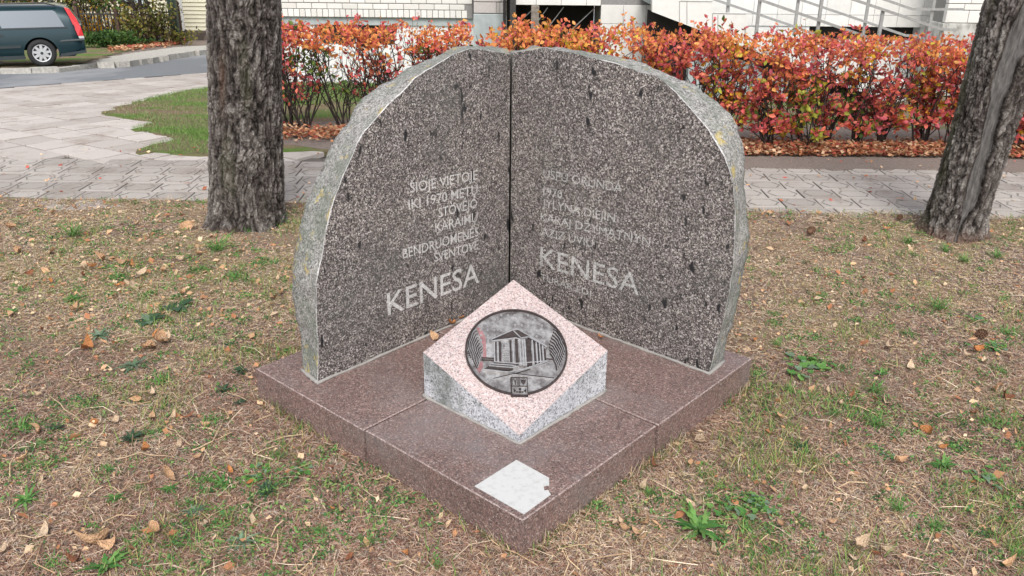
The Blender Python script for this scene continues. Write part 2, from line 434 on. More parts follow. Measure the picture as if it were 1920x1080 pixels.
M['groove'] = flat('groove_shade_tone', (.29, .265, .24), .95, scale=40, var=.3)  # groove faces coloured darker to stand for the shade in them
_pm = paver_mesh(PW, PH, 0); GROOVE = [_pm.groove]; proto = _pm.build('paver', M['paver']); pm = proto.data; gset = GROOVE[0]; pm.materials.append(M['groove'])
for k in gset: pm.polygons[k].material_index = 1
bpy.data.objects.remove(proto)
nj = 0
for r_ in range(6):
    yc = 6.46 + PH * r_ - .0
    off = -.07 * r_ % PW
    for q in range(-20, 21):
        xc = q * PW + off
        if xc < -5.4 or xc > 5.6: continue
        px_ = 960 + FPX * xc / (yc * .92 + .75)
        if px_ < -60 or px_ > 2000: continue
        o = inst(pm, 'paver', (xc, yc - 7.2, tz(yc) + random.uniform(-.003, .003)), path, (random.gauss(0, .007), random.gauss(0, .007), random.gauss(0, .008)))
        nj += 1
print('pavers', nj)
# ---- paved forecourt at the left: larger plain slabs laid along the street
road_a = gr(0, 165); road_b = gr(390, 136)
rd = Vector((road_b.x - road_a.x, road_b.y - road_a.y, 0)).normalized(); rn = Vector((rd.y, -rd.x, 0))
def road_side(x, y): return (x - road_a.x) * rn.x + (y - road_a.y) * rn.y      # >0 towards the lawn
grass_outline = [(-5.18, 10.65), (-5.3, 11.5), (-5.28, 12.7), (-5.05, 14.0), (-4.75, 15.0), (12, 15.0), (12, 7.98), (1.2, 8.02), (-1.2, 8.35), (-2.3, 8.32), (-3.0, 8.14), (-3.73, 8.22), (-3.72, 8.6), (-3.62, 8.95),
                 (-3.9, 9.15), (-4.3, 9.45), (-4.25, 9.9), (-4.7, 10.3)]
def inpoly(x, y, P):
    c = False; j = len(P) - 1
    for i in range(len(P)):
        if (P[i][1] > y) != (P[j][1] > y) and x < (P[j][0] - P[i][0]) * (y - P[i][1]) / (P[j][1] - P[i][1]) + P[i][0]: c = not c
        j = i
    return c
sheet('sand_bed', [(-14, 8.1), (-2.2, 8.1), (-4.4, 15.), (-4.0, 20.5), (-14, 20.5)], -.028, M['joint'])
court = empty('forecourt', (-6, 11, 0)); court['kind'] = 'structure'
SW = .39
proto = paver_mesh(SW, SW, 1, gp=.015).build('slab', M['slab']); sm_ = proto.data; bpy.data.objects.remove(proto)
ang = math.atan2(rd.y, rd.x); cnt = 0
for i in range(-22, 40):
    for j in range(0, 34):
        c_ = road_a + rd * (i * SW + (.23 if j % 2 else 0) * 0) + rn * ((j + .5) * SW)
        if c_.y < 7.86 or c_.y > 19 or c_.x < -12: continue
        if any(road_side(c_.x, c_.y) < 0 for _ in (0,)): continue
        # leave out slabs well under the grass
        if all(inpoly(c_.x + dx_, c_.y + dy_, grass_outline) for dx_ in (-.5, 0, .5) for dy_ in (-.5, 0, .5)): continue
        if c_.x > -1.9: continue
        pxx = 960 + FPX * c_.x / (c_.y * .92 + .75)
        if pxx < -230 or cnt >= 296: continue
        if c_.x > -3.6 and c_.y > 15: continue
        sl = -.067 * .5 * (1 + (c_.y - 9) / math.sqrt((c_.y - 9) ** 2 + 1))
        o = bpy.data.objects.new('slab', sm_); COL.objects.link(o); o.parent = court
        o.matrix_local = Matrix.Translation(Vector((c_.x + 6, c_.y - 11, tz(c_.y) - .004 + random.uniform(-.006, .006)))) @ Matrix.Rotation(math.atan(sl) + random.gauss(0, .004), 4, 'X') @ Matrix.Rotation(ang + random.gauss(0, .006), 4, 'Z')
        cnt += 1
print("slabs", cnt)
go = sheet('turf', wob(grass_outline, .08, s=4), .008, M['turf'], skirt=.05)
# bare dirt strip between the path and the hedge, and dirt under the hedges
sheet('dirt_strip', wob([(1.0, 7.86), (7, 7.80), (9, 8.2), (9, 9.9), (-2.0, 10.3), (-3.0, 9.8), (-2.9, 8.9), (-1.9, 8.45), (-.6, 8.2)], .05, s=8), .011, M['earth'], skirt=.05)
# ---- street, kerb and verge
E1 = [(road_a + rd * s) for s in (-14, 0, 3, 6, 9, 16)]
kerbpts = [gr(*p) for p in ((0, 139), (60, 138), (112, 136), (150, 131), (190, 126), (240, 118), (300, 109), (345, 103), (389, 98))]
kp = [(kerbpts[0].x - 12, kerbpts[0].y - 4)] + [(p.x, p.y) for p in kerbpts] + [(kerbpts[-1].x + 4, kerbpts[-1].y + 14)]
nearedge = [(p.x, p.y) for p in E1] + [(road_b.x + 14, road_b.y + 30)]
sheet('street', nearedge + kp[::-1], .0, M['asphalt'])
kb = MB()
for i in range(len(kp) - 1):
    p, q = Vector((*kp[i], 0)), Vector((*kp[i + 1], 0)); e = (q - p); n_ = Vector((-e.y, e.x, 0)).normalized() * .16
    L = e.length; k_ = max(1, int(L / 1.0))
    for j in range(k_):
        a0 = p + e * (j / k_) + e.normalized() * .008; a1 = p + e * ((j + 1) / k_) - e.normalized() * .008
        z0, z1 = tz(a0.y), tz(a1.y); h = random.uniform(.07, .11)
        kb.add([(a0.x, a0.y, z0 - .1), (a1.x, a1.y, z1 - .1), (a1.x + n_.x, a1.y + n_.y, z1 - .1), (a0.x + n_.x, a0.y + n_.y, z0 - .1),
                (a0.x, a0.y, z0 + h), (a1.x, a1.y, z1 + h), (a1.x + n_.x, a1.y + n_.y, z1 + h), (a0.x + n_.x, a0.y + n_.y, z0 + h)],
               [(0, 3, 2, 1), (4, 5, 6, 7), (0, 1, 5, 4), (1, 2, 6, 5), (2, 3, 7, 6), (3, 0, 4, 7)])
ko = kb.build('kerb', M['kerb']); ko['kind'] = 'structure'
# broken pale concrete apron beside the kerb and the dirt pavement behind
ap = [gr(*p) for p in ((184, 128), (215, 128), (262, 122), (300, 116), (330, 110), (389, 101), (389, 93), (330, 97), (280, 104), (230, 112), (195, 120))]
sheet('concrete_apron', wob([(p.x, p.y) for p in ap], .10, s=3), .118, M['kerb'], skirt=.2)
sheet('verge', [(kp[0][0] - 3, kp[0][1] + 1)] + [(x - .12, y + .1) for x, y in kp[1:]] + [(kp[-1][0], 60), (-60, 60)], .07, M['earth'])
vg = [gr(*p) for p in ((0, 136), (60, 133), (110, 131), (150, 127), (190, 116), (230, 104), (290, 90), (330, 82), (150, 74), (0, 84))]
sheet('verge_grass', wob([(p.x, p.y) for p in vg] , .12, s=5), .085, M['turf'])

# ================================================================== MEMORIAL
mem = None
def mem_fn(a, b, z): return ab(a, b, z)
def slab_block(name, a0, a1, b0, b1, z0, z1, bev, mat, parent, label=None, poly=None):
    """Granite block in the memorial's frame with small chamfers (optionally an L-shaped outline)."""
    P = poly or [(a0, b0), (a1, b0), (a1, b1), (a0, b1)]
    def off(P, d):
        n = len(P); out = []
        for i in range(n):
            p, q, r = [Vector((*P[(i + k) % n], 0)) for k in (-1, 0, 1)]
            e1 = (q - p).normalized(); e2 = (r - q).normalized()
            n1 = Vector((-e1.y, e1.x, 0)); n2 = Vector((-e2.y, e2.x, 0)); v_ = q + (n1 + n2) * d / (1 + n1.dot(n2)); out.append((v_.x, v_.y))
        return out
    I = off(P, bev); n = len(P)
    vs = [ab(x, y, z0) for x, y in P] + [ab(x, y, z1 - bev) for x, y in P] + [ab(x, y, z1) for x, y in I]
    fs = []
    for k in range(2):
        for i in range(n): j = (i + 1) % n; fs.append((k * n + i, k * n + j, (k + 1) * n + j, (k + 1) * n + i))
    fs.append(tuple(range(2 * n, 3 * n)))
    # frame (FA,FB) is left-handed: flip
    fs = [f[::-1] for f in fs]
    o = from_arrays(name, vs, fs, mat, parent)
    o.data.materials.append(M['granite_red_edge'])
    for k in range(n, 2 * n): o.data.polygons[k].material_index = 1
    if label: o['label'] = label
    return o
pl_ = empty('granite_plinth', (0, 0, 0))
tag(pl_, 'low square red brown granite plinth lying on the dry lawn under both upright stones', 'plinth')
g_ = .0055
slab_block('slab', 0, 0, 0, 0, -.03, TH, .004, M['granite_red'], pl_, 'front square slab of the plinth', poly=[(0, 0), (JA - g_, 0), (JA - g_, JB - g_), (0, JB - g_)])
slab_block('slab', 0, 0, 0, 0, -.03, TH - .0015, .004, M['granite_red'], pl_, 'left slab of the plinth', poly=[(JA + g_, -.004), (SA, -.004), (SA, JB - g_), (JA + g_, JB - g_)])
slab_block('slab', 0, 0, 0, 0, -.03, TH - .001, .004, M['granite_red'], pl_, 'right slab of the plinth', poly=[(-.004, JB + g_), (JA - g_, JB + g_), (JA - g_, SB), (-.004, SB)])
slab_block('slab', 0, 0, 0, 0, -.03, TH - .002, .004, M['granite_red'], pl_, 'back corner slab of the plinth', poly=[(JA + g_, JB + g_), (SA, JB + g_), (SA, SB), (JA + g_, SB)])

# ---- upright stones, each lofted from the sawn face back over its rough natural rim
LF = [(596, 714), (597, 644), (594, 591), (593, 531), (603, 485), (613, 426), (625, 380), (648, 320), (667, 278), (681, 250), (728, 197), (758, 169), (778, 147), (806, 128), (828, 117), (847, 103), (875, 93), (903, 92), (925, 97), (950, 103)]
LO = [(567, 689), (566, 640), (560, 612), (544, 535), (550, 482), (564, 426), (576, 380), (598, 330), (622, 275), (644, 236), (672, 194), (711, 167), (744, 142), (778, 119), (819, 105), (847, 91), (869, 88), (892, 87), (915, 90), (945, 92)]
RF = [(1329, 701), (1342, 649), (1355, 601), (1366, 554), (1375, 495), (1378, 388), (1375, 341), (1360, 299), (1330, 246), (1295, 204), (1265, 172), (1236, 145), (1200, 136), (1160, 120), (1108, 108), (1069, 99), (1022, 90), (1004, 92), (961, 99)]
RO = [(1355, 678), (1366, 637), (1378, 584), (1393, 513), (1403, 459), (1401, 406), (1396, 317), (1393, 258), (1384, 228), (1348, 193), (1307, 160), (1259, 145), (1222, 124), (1185, 112), (1134, 106), (1082, 94), (1030, 88), (1000, 89), (961, 96)]
def resample(P, n):
    P = np.array(P, float); d = np.r_[0, np.cumsum(np.linalg.norm(np.diff(P, axis=0), axis=1))]; return d / d[-1]
def make_stone(Fp, Op, o, nrm, tdir, jt, sgn, label, seed, hint):
    """o: point on the face plane, nrm: direction into the stone, tdir: along the face towards the joint."""
    face, outer = [], []
    K = len(Fp)
    for i, (p, q) in enumerate(zip(Fp, Op)):
        s = i / (K - 1); d = .15 + .07 * min(1, s * 6) - .02 * max(0, (s - .7) / .3)
        P = onplane(*p, o, nrm); Q = onplane(*q, o + nrm * d, nrm)
        face.append(((P - F0).dot(tdir), P.z)); 
        ft = face[-1]
        outer.append([(Q - F0).dot(tdir), Q.z, d])
    face = np.array(face); outer = np.array(outer)
    # the top edge runs down to the joint, the bottom sits on the plinth
    face[0, 1] = TH; outer[0, 1] = TH; outer[0, 0] = max(outer[0, 0], face[0, 0] + .01)
    face[-1] = (jt, face[-1, 1]); outer[-1, 0] = jt + outer[-1, 2]
    u = resample(face, 0); N = 150; uu = np.linspace(0, 1, N)
    cs = lambda y: np.interp(uu, u, y)
    f = np.c_[cs(face[:, 0]), cs(face[:, 1])]; ou = np.c_[cs(outer[:, 0]), cs(outer[:, 1]), cs(outer[:, 2])]
    ker = np.array([1, 2, 3, 2, 1.]) / 9
    def sm(a):
        b = a.copy()
        for c in range(a.shape[1]): b[2:-2, c] = np.convolve(a[:, c], ker, 'valid')
        return b
    f = sm(f); ou = sm(sm(ou))
    rg = np.random.default_rng(seed)
    w = np.minimum(1, np.minimum(uu, 1 - uu) * 20)
    f[:, 0] += w * .005 * (vnoise(uu * 60, uu * 0, s=seed) - .5); f[:, 1] += w * .005 * (vnoise(uu * 75, uu * 0, s=seed + 1) - .5)
    rings = []
    # ring parameters: r=0 face edge, r=1 silhouette ring, then over the back
    prof = [(0., 0.), (.04, .05), (.12, .16), (.25, .32), (.4, .5), (.55, .68), (.7, .82), (.85, .93), (1., 1.)]
    for (dd_, oo_) in prof:
        # outward bulge gives the rim its natural convex break
        t = f[:, 0] + (ou[:, 0] - f[:, 0]) * dd_; z = f[:, 1] + (ou[:, 1] - f[:, 1]) * (dd_ * .55 + oo_ * .45)
        rings.append(np.c_[t, z, ou[:, 2] * dd_])
    cen = np.array([jt - .25, .7])
    for (k_, dz_) in ((.96, .035), (.88, .06), (.70, .08), (.4, .09)):
        t = jt + ou[:, 2] + (ou[:, 0] - jt - ou[:, 2]) * (k_ if k_ > 0 else 0); z = TH + (ou[:, 1] - TH) * k_
        rings.append(np.c_[t, z, ou[:, 2] + dz_])
    V = []; nr = len(rings)
    for r_, g in enumerate(rings):
        for i in range(N): V.append(F0 + FA * 0 + tdir * g[i, 0] + nrm * (g[i, 2]) + (o - F0).dot(nrm) * nrm + Vector((0, 0, g[i, 1])))
    V = np.array([tuple(p) for p in V]).reshape(nr, N, 3)
    # rough break: push along outward direction
    for r_ in range(1, nr):
        P = V[r_]; cx = P - (np.array([*(F0 + tdir * (jt - .3) + nrm * .1 + (o - F0).dot(nrm) * nrm)]) * np.array([1, 1, 0]) + np.array([0, 0, .75]))[None, :]
        cx = cx / np.linalg.norm(cx, axis=1)[:, None]
        nz = (fbm(P[:, 0] * 9, P[:, 1] * 9, P[:, 2] * 9, o=4, s=seed) - .5) * .045 + (vnoise(P[:, 0] * 60, P[:, 1] * 60, P[:, 2] * 60, s=seed + 5) - .5) * .006
        amp = min(1, r_ / 4.) * w
        V[r_] = P + cx * (nz * amp)[:, None]
    root = empty('upright_stone', tuple(F0 + tdir * .7 + nrm * ((o - F0).dot(nrm) + .1) + Vector((0, 0, TH))))
    tag(root, label, 'monument stone', 'two upright granite stones of the memorial')
    inv = Vector(root.location)
    VV = V.reshape(-1, 3) - np.array([*inv]); fs = []
    for r_ in range(nr - 1):
        for i in range(N - 1):
            q = (r_ * N + i, r_ * N + i + 1, (r_ + 1) * N + i + 1, (r_ + 1) * N + i); fs.append(q if sgn > 0 else q[::-1])
    # joint side, back cap
    vb = len(VV)
    extra = []
    for g in (rings[0], rings[8], rings[-1]):
        extra.append(F0 + tdir * g[-1, 0] + nrm * (g[-1, 2] + (o - F0).dot(nrm)) + Vector((0, 0, TH)) - inv)
    VV = np.vstack([VV, np.array([tuple(e) for e in extra])])
    js = [r_ * N + N - 1 for r_ in range(nr)]
    side = [(vb,) + tuple(js[:9]) + (vb + 1,), (vb + 1,) + tuple(js[8:]) + (vb + 2,)]
    back = [tuple((nr - 1) * N + i for i in range(N)) + (vb + 2,)]
    rim = from_arrays('rough_rim', VV, fs + side + back, M['granite_rim'], root, smooth=True)
    me = rim.data; me.materials.append(M['granite_edge'])
    for i in range((N - 1) * 1): me.polygons[i].material_index = 1
    rim['label'] = 'rough natural edge with lichen' + hint
    # polished face: proud by a hair, fan-tessellated
    fv = [F0 + tdir * f[i, 0] + nrm * ((o - F0).dot(nrm)) + Vector((0, 0, f[i, 1])) - inv for i in range(N)] + [F0 + tdir * jt + nrm * ((o - F0).dot(nrm)) + Vector((0, 0, TH)) - inv]
    face_o = from_arrays('sawn_face', [tuple(p) for p in fv], [tuple(range(N + 1))[::-1] if sgn > 0 else tuple(range(N + 1))], M['granite_face'], root)
    # bead of mortar along the foot
    mb = MB(); pts = [F0 + tdir * t + nrm * ((o - F0).dot(nrm) - .004) + Vector((0, 0, TH + .002)) - inv for t in np.linspace(f[0, 0] - .01, jt - .01, 30)]
    pts = [p + Vector((0, 0, random.uniform(-.002, .002))) for p in pts]
    mb.tube(pts, [random.uniform(.005, .009) for _ in pts], 6)
    e_ = [rings[k_][0] for k_ in range(9)]
    pts = [F0 + tdir * (g[0] - .004) + nrm * (g[2] + (o - F0).dot(nrm)) + Vector((0, 0, TH + .002)) - inv for g in e_]
    mb.tube(pts, [random.uniform(.007, .012) for _ in pts], 6)
    mb.build('mortar_bead', M['mortar'], root, smooth=True)
    return root, inv
oL = F0 + FA * HS; oR = F0 + FB * DD
stL, iL = make_stone(LF, LO, oL, FA, FB, DD - .004, 1, 'left upright granite stone, its inscription ranged right beginning with the word for this place', 31, ', facing left')
stL['label'] = 'left upright granite stone, its outline sloping up from the left to the joint'
stR, iR = make_stone(RF, RO, oR, FB, FA, HS - .010, -1, '', 57, ', facing right')
stR['label'] = 'right upright granite stone with rounded shoulder and yellow lichen down its right rim'

# ---- inscriptions
def text_mesh(s, off=0.):
    c = bpy.data.curves.new('t', 'FONT'); c.body = s; c.size = 1; c.extrude = .0; c.offset = off; c.resolution_u = 3
    o = bpy.data.objects.new('t', c); COL.objects.link(o); bpy.context.view_layer.update()
    me = bpy.data.meshes.new_from_object(o.evaluated_get(bpy.context.evaluated_depsgraph_get())); bpy.data.objects.remove(o)
    co = np.zeros(len(me.vertices) * 3); me.vertices.foreach_get('co', co); return me, co.reshape(-1, 3)
def inscribe(s, root, inv, o, nrm, tdir, pa, pb, h, off=0.):
    """Baseline from pixel pa to pixel pb on the face plane; the letters stand upright on it."""
    me, co = text_mesh(s, off)
    A = onplane(*pa, o, nrm); B = onplane(*pb, o, nrm)
    x0, x1 = co[:, 0].min(), co[:, 0].max(); f = (co[:, 0] - x0) / (x1 - x0)
    P = [A.lerp(B, float(a_)) - nrm * .0014 + Vector((0, 0, float(b_) * h / .73)) - inv for a_, b_ in zip(f, co[:, 1])]
    me.vertices.foreach_set('co', np.array([tuple(p) for p in P]).ravel()); me.update(); me.materials.clear(); me.materials.append(M['letter_faded'] if root is stR else M['letter'])
    ob = bpy.data.objects.new('inscription_line', me); link(ob, root)
    ob['label'] = 'engraved line reading ' + s
    return ob
for s, pa, pb, h in (('ŠIOJE VIETOJE', (769, 361.5), (895, 336), .050), ('IKI 1970 METŲ', (766, 393), (895, 364), .050), ('STOVĖJO', (822, 408), (894, 389), .050), ('KARAIMŲ', (816, 435), (895, 415), .049),
                     ('BENDRUOMENĖS', (755, 485), (897, 442), .050), ('ŠVENTOVĖ', (814, 491.5), (897, 466.5), .049), ('KENESA', (727, 591), (898, 529), .118)):
    inscribe(s, stL, iL, oL, FA, FB, pa, pb, h, .004 if s == 'KENESA' else .004)
for s, pa, pb, h in (('ÚSPÚ ORUNDA', (1019, 333), (1166, 361), .046), ('1970', (1019, 366), (1054, 373), .047), ('JYLYNA DIEJIN', (1017, 387), (1153, 417), .044), ('KARAJ DŽYMATNYN', (1014, 413), (1219, 461), .044),
                     ('AZIZ ÜVIÚ', (1015, 440), (1112, 463.5), .044), ('KENESA', (1013, 498), (1198, 554), .112), ('TURAR EDI', (1014, 524), (1108, 556), .036)):
    inscribe(s, stR, iR, oR, FB, FA, pa, pb, h, .0 if s == 'KENESA' else .0)

# ---- the low block with the slanted top
A0, A1, B0, B1 = .325, .872, .350, .922
def topz(a, b): return TH + .038 + (a - A0) * .325 + (b - B0) * .285
blk = empty('pink_granite_block', tuple(ab((A0 + A1) / 2, (B0 + B1) / 2, TH)))
tag(blk, 'small pink granite block with slanting top and round relief, between the upright stones', 'granite block')
bi = Vector(blk.location)
P4 = [(A0, B0), (A1, B0), (A1, B1), (A0, B1)]
def rel(a, b, z): return tuple(ab(a, b, z) - bi)
c_ = .004; P4i = [(A0 + c_, B0 + c_), (A1 - c_, B0 + c_), (A1 - c_, B1 - c_), (A0 + c_, B1 - c_)]
fs = [(i, 4 + i, 4 + (i + 1) % 4, (i + 1) % 4) for i in range(4)]
o = from_arrays('body', [rel(a, b, TH - .01) for a, b in P4] + [rel(a, b, topz(a, b) - .004) for a, b in P4], fs, M['granite_pale'], blk); o['label'] = 'rough pale grey sides with green stains'
o = from_arrays('polished_top', [rel(a, b, topz(a, b) - .004) for a, b in P4] + [rel(a, b, topz(a, b)) for a, b in P4i], fs + [(7, 6, 5, 4)], M['granite_pink'], blk); o['label'] = 'slanting pale pink polished top'
mb = MB(); ring = [Vector(rel(a, b, TH + .001)) for a, b in [(A0 - .006, B0 - .006), (A1 + .006, B0 - .006), (A1 + .006, B1), (A0 - .006, B1), (A0 - .006, B0 - .006)]]
pts = []
for i in range(4):
    for j in range(14): pts.append(ring[i].lerp(ring[i + 1], j / 14) + Vector((random.uniform(-.003, .003), random.uniform(-.003, .003), 0)))
pts.append(pts[0].copy()); mb.tube(pts, [random.uniform(.005, .010) for _ in pts], 6)
mb.build('mortar_bead', M['mortar'], blk, smooth=True)

# ---- round relief plate on that slope
n_top = (ab(A1, B0, topz(A1, B0)) - ab(A0, B0, topz(A0, B0))).cross(ab(A0, B1, topz(A0, B1)) - ab(A0, B0, topz(A0, B0))).normalized()
if n_top.z < 0: n_top = -n_top
ctr = onplane(968, 658.5, ab(A0, B0, topz(A0, B0)), n_top)
eu = onplane(1062, 660, ctr, n_top) - onplane(873, 657, ctr, n_top); RU = eu.length / 2; eu.normalize()
ev = n_top.cross(eu).normalized()
ed = onplane(968, 580, ctr, n_top) - onplane(968, 737, ctr, n_top); RV = ed.dot(ev) / 2
print('disc radii', RU, RV)
disc = empty('relief_plate', tuple(ctr)); tag(disc, 'round dark metal relief plate showing a small temple, on the pink block', 'relief plate')
def dz(u, v, h): return tuple(eu * (u * RU) + ev * (v * RV) + n_top * (h * 1.7))
m = NT('weathered_metal', .30, .6); v = m.world(); m.b.inputs['Metallic'].default_value = .6
cc = m.ramp(m.noise(v, 26, 6, .65), [(.3, (.12, .10, .095)), (.48, (.32, .30, .295)), (.66, (.60, .58, .57))])
m.color(cc); m.bump(m.noise(v, 150, 4), .5, .002); M['relief_bg'] = m.m
M['relief_hi'] = flat('worn_metal_highlight', (.46, .455, .46), .38, metal=.5, scale=60, var=.2)
M['relief_lo'] = flat('dark_metal_recess', (.06, .047, .045), .4, metal=.3, scale=60, var=.4)
M['relief_pink'] = flat('red_rubbed_metal', (.33, .17, .175), .5, metal=.3, scale=30, var=.3)
def circ(r, n=72, k=1): return [(r * math.cos(2 * PI * i / n), r * math.sin(2 * PI * i / n)) for i in range(n)]
MB().prism(circ(1.0), dz, -.004, .0015).build('base_disc', M['relief_bg'], disc)
rg = MB(); A_, B_ = circ(1.015), circ(.978); n = 72
rg.add([dz(u, v_, .001) for u, v_ in A_] + [dz(u, v_, .0055) for u, v_ in A_] + [dz(u, v_, .0055) for u, v_ in B_] + [dz(u, v_, .001) for u, v_ in B_],
       [(k * n + i, k * n + (i + 1) % n, (k + 1) * n + (i + 1) % n, (k + 1) * n + i) for k in range(3) for i in range(n)]); rg.build('rim_ring', M['relief_lo'], disc)
def Z(x, y): return ((x - 643) / 563, -(y - 520) / 460)
def clipd(P, r=.955):
    out = []
    for u, v_ in P:
        l = math.hypot(u, v_); out.append((u * r / l, v_ * r / l) if l > r else (u, v_))
    return out
def shape(name, polys, mat, h, h0=.001, parent=disc):
    b_ = MB()
    for P in polys: b_.prism(clipd([Z(*p) for p in P], 1.0), dz, h0, h)
    return b_.build(name, mat, parent)
def lines(name, segs, w, mat, h, parent=disc):
    b_ = MB()
    for L in segs:
        for p, q in zip(L[:-1], L[1:]):
            p, q = Vector(p), Vector(q); e = (q - p)
            if e.length < 1: continue
            n2 = Vector((-e.y, e.x)).normalized() * w / 2
            b_.prism(clipd([Z(*(p + n2)), Z(*(p - n2)), Z(*(q - n2)), Z(*(q + n2))], .97), dz, .001, h)
    return b_.build(name, mat, parent)
tp = empty('temple_relief'); tp.parent = disc
shape('wall', [[(400, 425), (700, 385), (720, 395), (975, 480), (975, 640), (720, 695), (640, 695), (400, 655)]], M['relief_bg'], .0045, parent=tp)
shape('roof', [[(362, 412), (610, 308), (700, 392)], [(610, 308), (668, 300), (990, 478), (985, 492), (770, 385), (705, 398)]], M['relief_lo'], .0065, parent=tp)
lines('roof_edge', [[(362, 415), (610, 305), (700, 395), (790, 380), (985, 488)], [(610, 305), (672, 296), (985, 482)], [(362, 415), (375, 432), (640, 395), (700, 410)]], 9, M['relief_hi'], .0085, parent=tp)
shape('dark_column', [[(405, 440), (422, 438), (422, 652), (405, 650)], [(450, 434), (472, 432), (472, 656), (450, 654)], [(568, 418), (588, 416), (590, 662), (570, 660)], [(630, 405), (662, 400), (664, 690), (632, 690)], [(752, 400), (808, 405), (812, 680), (756, 690)],
                      [(838, 425), (856, 430), (858, 670), (840, 675)], [(880, 440), (896, 446), (898, 660), (882, 664)], [(912, 455), (926, 460), (928, 652), (914, 656)], [(948, 500), (970, 505), (972, 640), (950, 645)]], M['relief_lo'], .0068, parent=tp)
lines('pale_column', [[(436, 440), (438, 655)], [(398, 440), (400, 655)], [(605, 412), (608, 665)], [(682, 400), (686, 690)], [(716, 405), (718, 692)], [(738, 402), (742, 690)], [(824, 412), (828, 680)], [(868, 432), (870, 668)], [(904, 450), (906, 658)], [(938, 470), (940, 650)]], 13, M['relief_hi'], .0072, parent=tp)
lines('door_frame', [[(484, 655), (484, 500), (495, 462), (520, 445), (548, 460), (560, 500), (560, 655)], [(484, 505), (560, 505)], [(522, 448), (522, 650)]] + [[(490, y_), (555, y_)] for y_ in range(530, 650, 24)], 6, M['relief_hi'], .0078, parent=tp)
shape('steps', [[(405, 660), (640, 672), (610, 690), (370, 675)], [(365, 682), (620, 697), (590, 712), (325, 702)], [(320, 708), (600, 722), (560, 745), (275, 735)]], M['relief_lo'], .0062, parent=tp)
lines('step_edge', [[(400, 658), (640, 672), (975, 640)], [(335, 700), (580, 716), (660, 700)], [(275, 740), (555, 765), (700, 735), (975, 645)], [(365, 680), (615, 694)]], 8, M['relief_hi'], .008, parent=tp)
lines('path_lines', [[(385, 825), (610, 770), (1040, 810)], [(610, 770), (975, 650)], [(255, 628), (400, 632)], [(975, 605), (1050, 612)], [(255, 605), (398, 610)]], 8, M['relief_lo'], .0045)
lines('path_highlights', [[(385, 833), (610, 780), (1040, 820)], [(620, 762), (970, 660)]], 5, M['relief_hi'], .005)
# dots of the sky
dt = MB()
def dotring(x, y):
    c0 = Z(x, y)
    if math.hypot(*c0) > .93: return
    for r1, r0, h in ((13, 6, .004),):
        Aq = [(c0[0] + r1 / 563 * math.cos(t), c0[1] + r1 / 500 * math.sin(t)) for t in np.linspace(0, 2 * PI, 9)[:-1]]; Bq = [(c0[0] + r0 / 563 * math.cos(t), c0[1] + r0 / 500 * math.sin(t)) for t in np.linspace(0, 2 * PI, 9)[:-1]]
        dt.add([dz(u, v_, .001) for u, v_ in Aq] + [dz(u, v_, h) for u, v_ in Aq] + [dz(u, v_, h) for u, v_ in Bq] + [dz(u, v_, .001) for u, v_ in Bq], [(k * 8 + i, k * 8 + (i + 1) % 8, (k + 1) * 8 + (i + 1) % 8, (k + 1) * 8 + i) for k in range(3) for i in range(8)])
for y_, xs in ((120, range(485, 860, 77)), (175, range(330, 1000, 77)), (236, range(255, 1060, 77)), (297, range(245, 1060, 78)), (360, (250, 328, 405, 800, 878, 955)), (415, (250, 328, 960)), (430, (328,)), (495, (328,)), (560, (328,))):
    for x_ in xs: dotring(x_, y_)
d_ = dt.build('sky_dots', M['relief_hi'], disc)
# fan-like foliage at both sides
def fan(x0, y0, sgn, name):
    segs = []
    for k_ in range(8):
        ys = y0 + k_ * 38; xt = x0 + sgn * (-k_ * 11 if k_ < 5 else -44)
        L = []
        for t in np.linspace(0, 1, 9):
            x = xt - sgn * (8 + 95 * t ** .8 * (1 - k_ * .04)) + 6 * math.sin(t * 14 + k_); y = ys + 290 * t * (1 - k_ * .075) - 10
            L.append((x, y))
        segs.append(L)
    lines(name, segs, 11, M['relief_lo'], .0055); lines(name + '_edge', [[(x + 9 * sgn, y) for x, y in L] for L in segs], 5, M['relief_hi'], .006)
segsL = []
def fan2(side, name):
    segs = []
    for k_ in range(9):
        tip = ((185 + k_ * 12 if k_ < 6 else 262), 290 + k_ * 33) if side < 0 else ((1078 - k_ * 12 if k_ < 6 else 1012), 275 + k_ * 34)
        end = (95 + k_ * 14, 540 + k_ * 22) if side < 0 else (1195 - k_ * 14, 500 + k_ * 28)
        L = []
        for t in np.linspace(0, 1, 10):
            bend = math.sin(t * PI) * 22; L.append((tip[0] + (end[0] - tip[0]) * t ** .7 + 4 * math.sin(t * 16 + k_), tip[1] + (end[1] - tip[1]) * t ** 1.3 - bend * .2))
        segs.append(L)
    lines(name, segs, 12, M['relief_lo'], .0055); lines(name + '_edge', [[(x + 10, y + 3) for x, y in L] for L in segs], 5, M['relief_hi'], .006)
fan2(-1, 'foliage_relief'); fan2(1, 'foliage_relief')
shape('red_patch', [[(195, 265), (250, 275), (300, 380), (310, 600), (270, 600), (275, 480), (235, 360)], [(195, 660), (262, 640), (275, 690), (235, 770), (200, 720)]], M['relief_pink'], .0022)
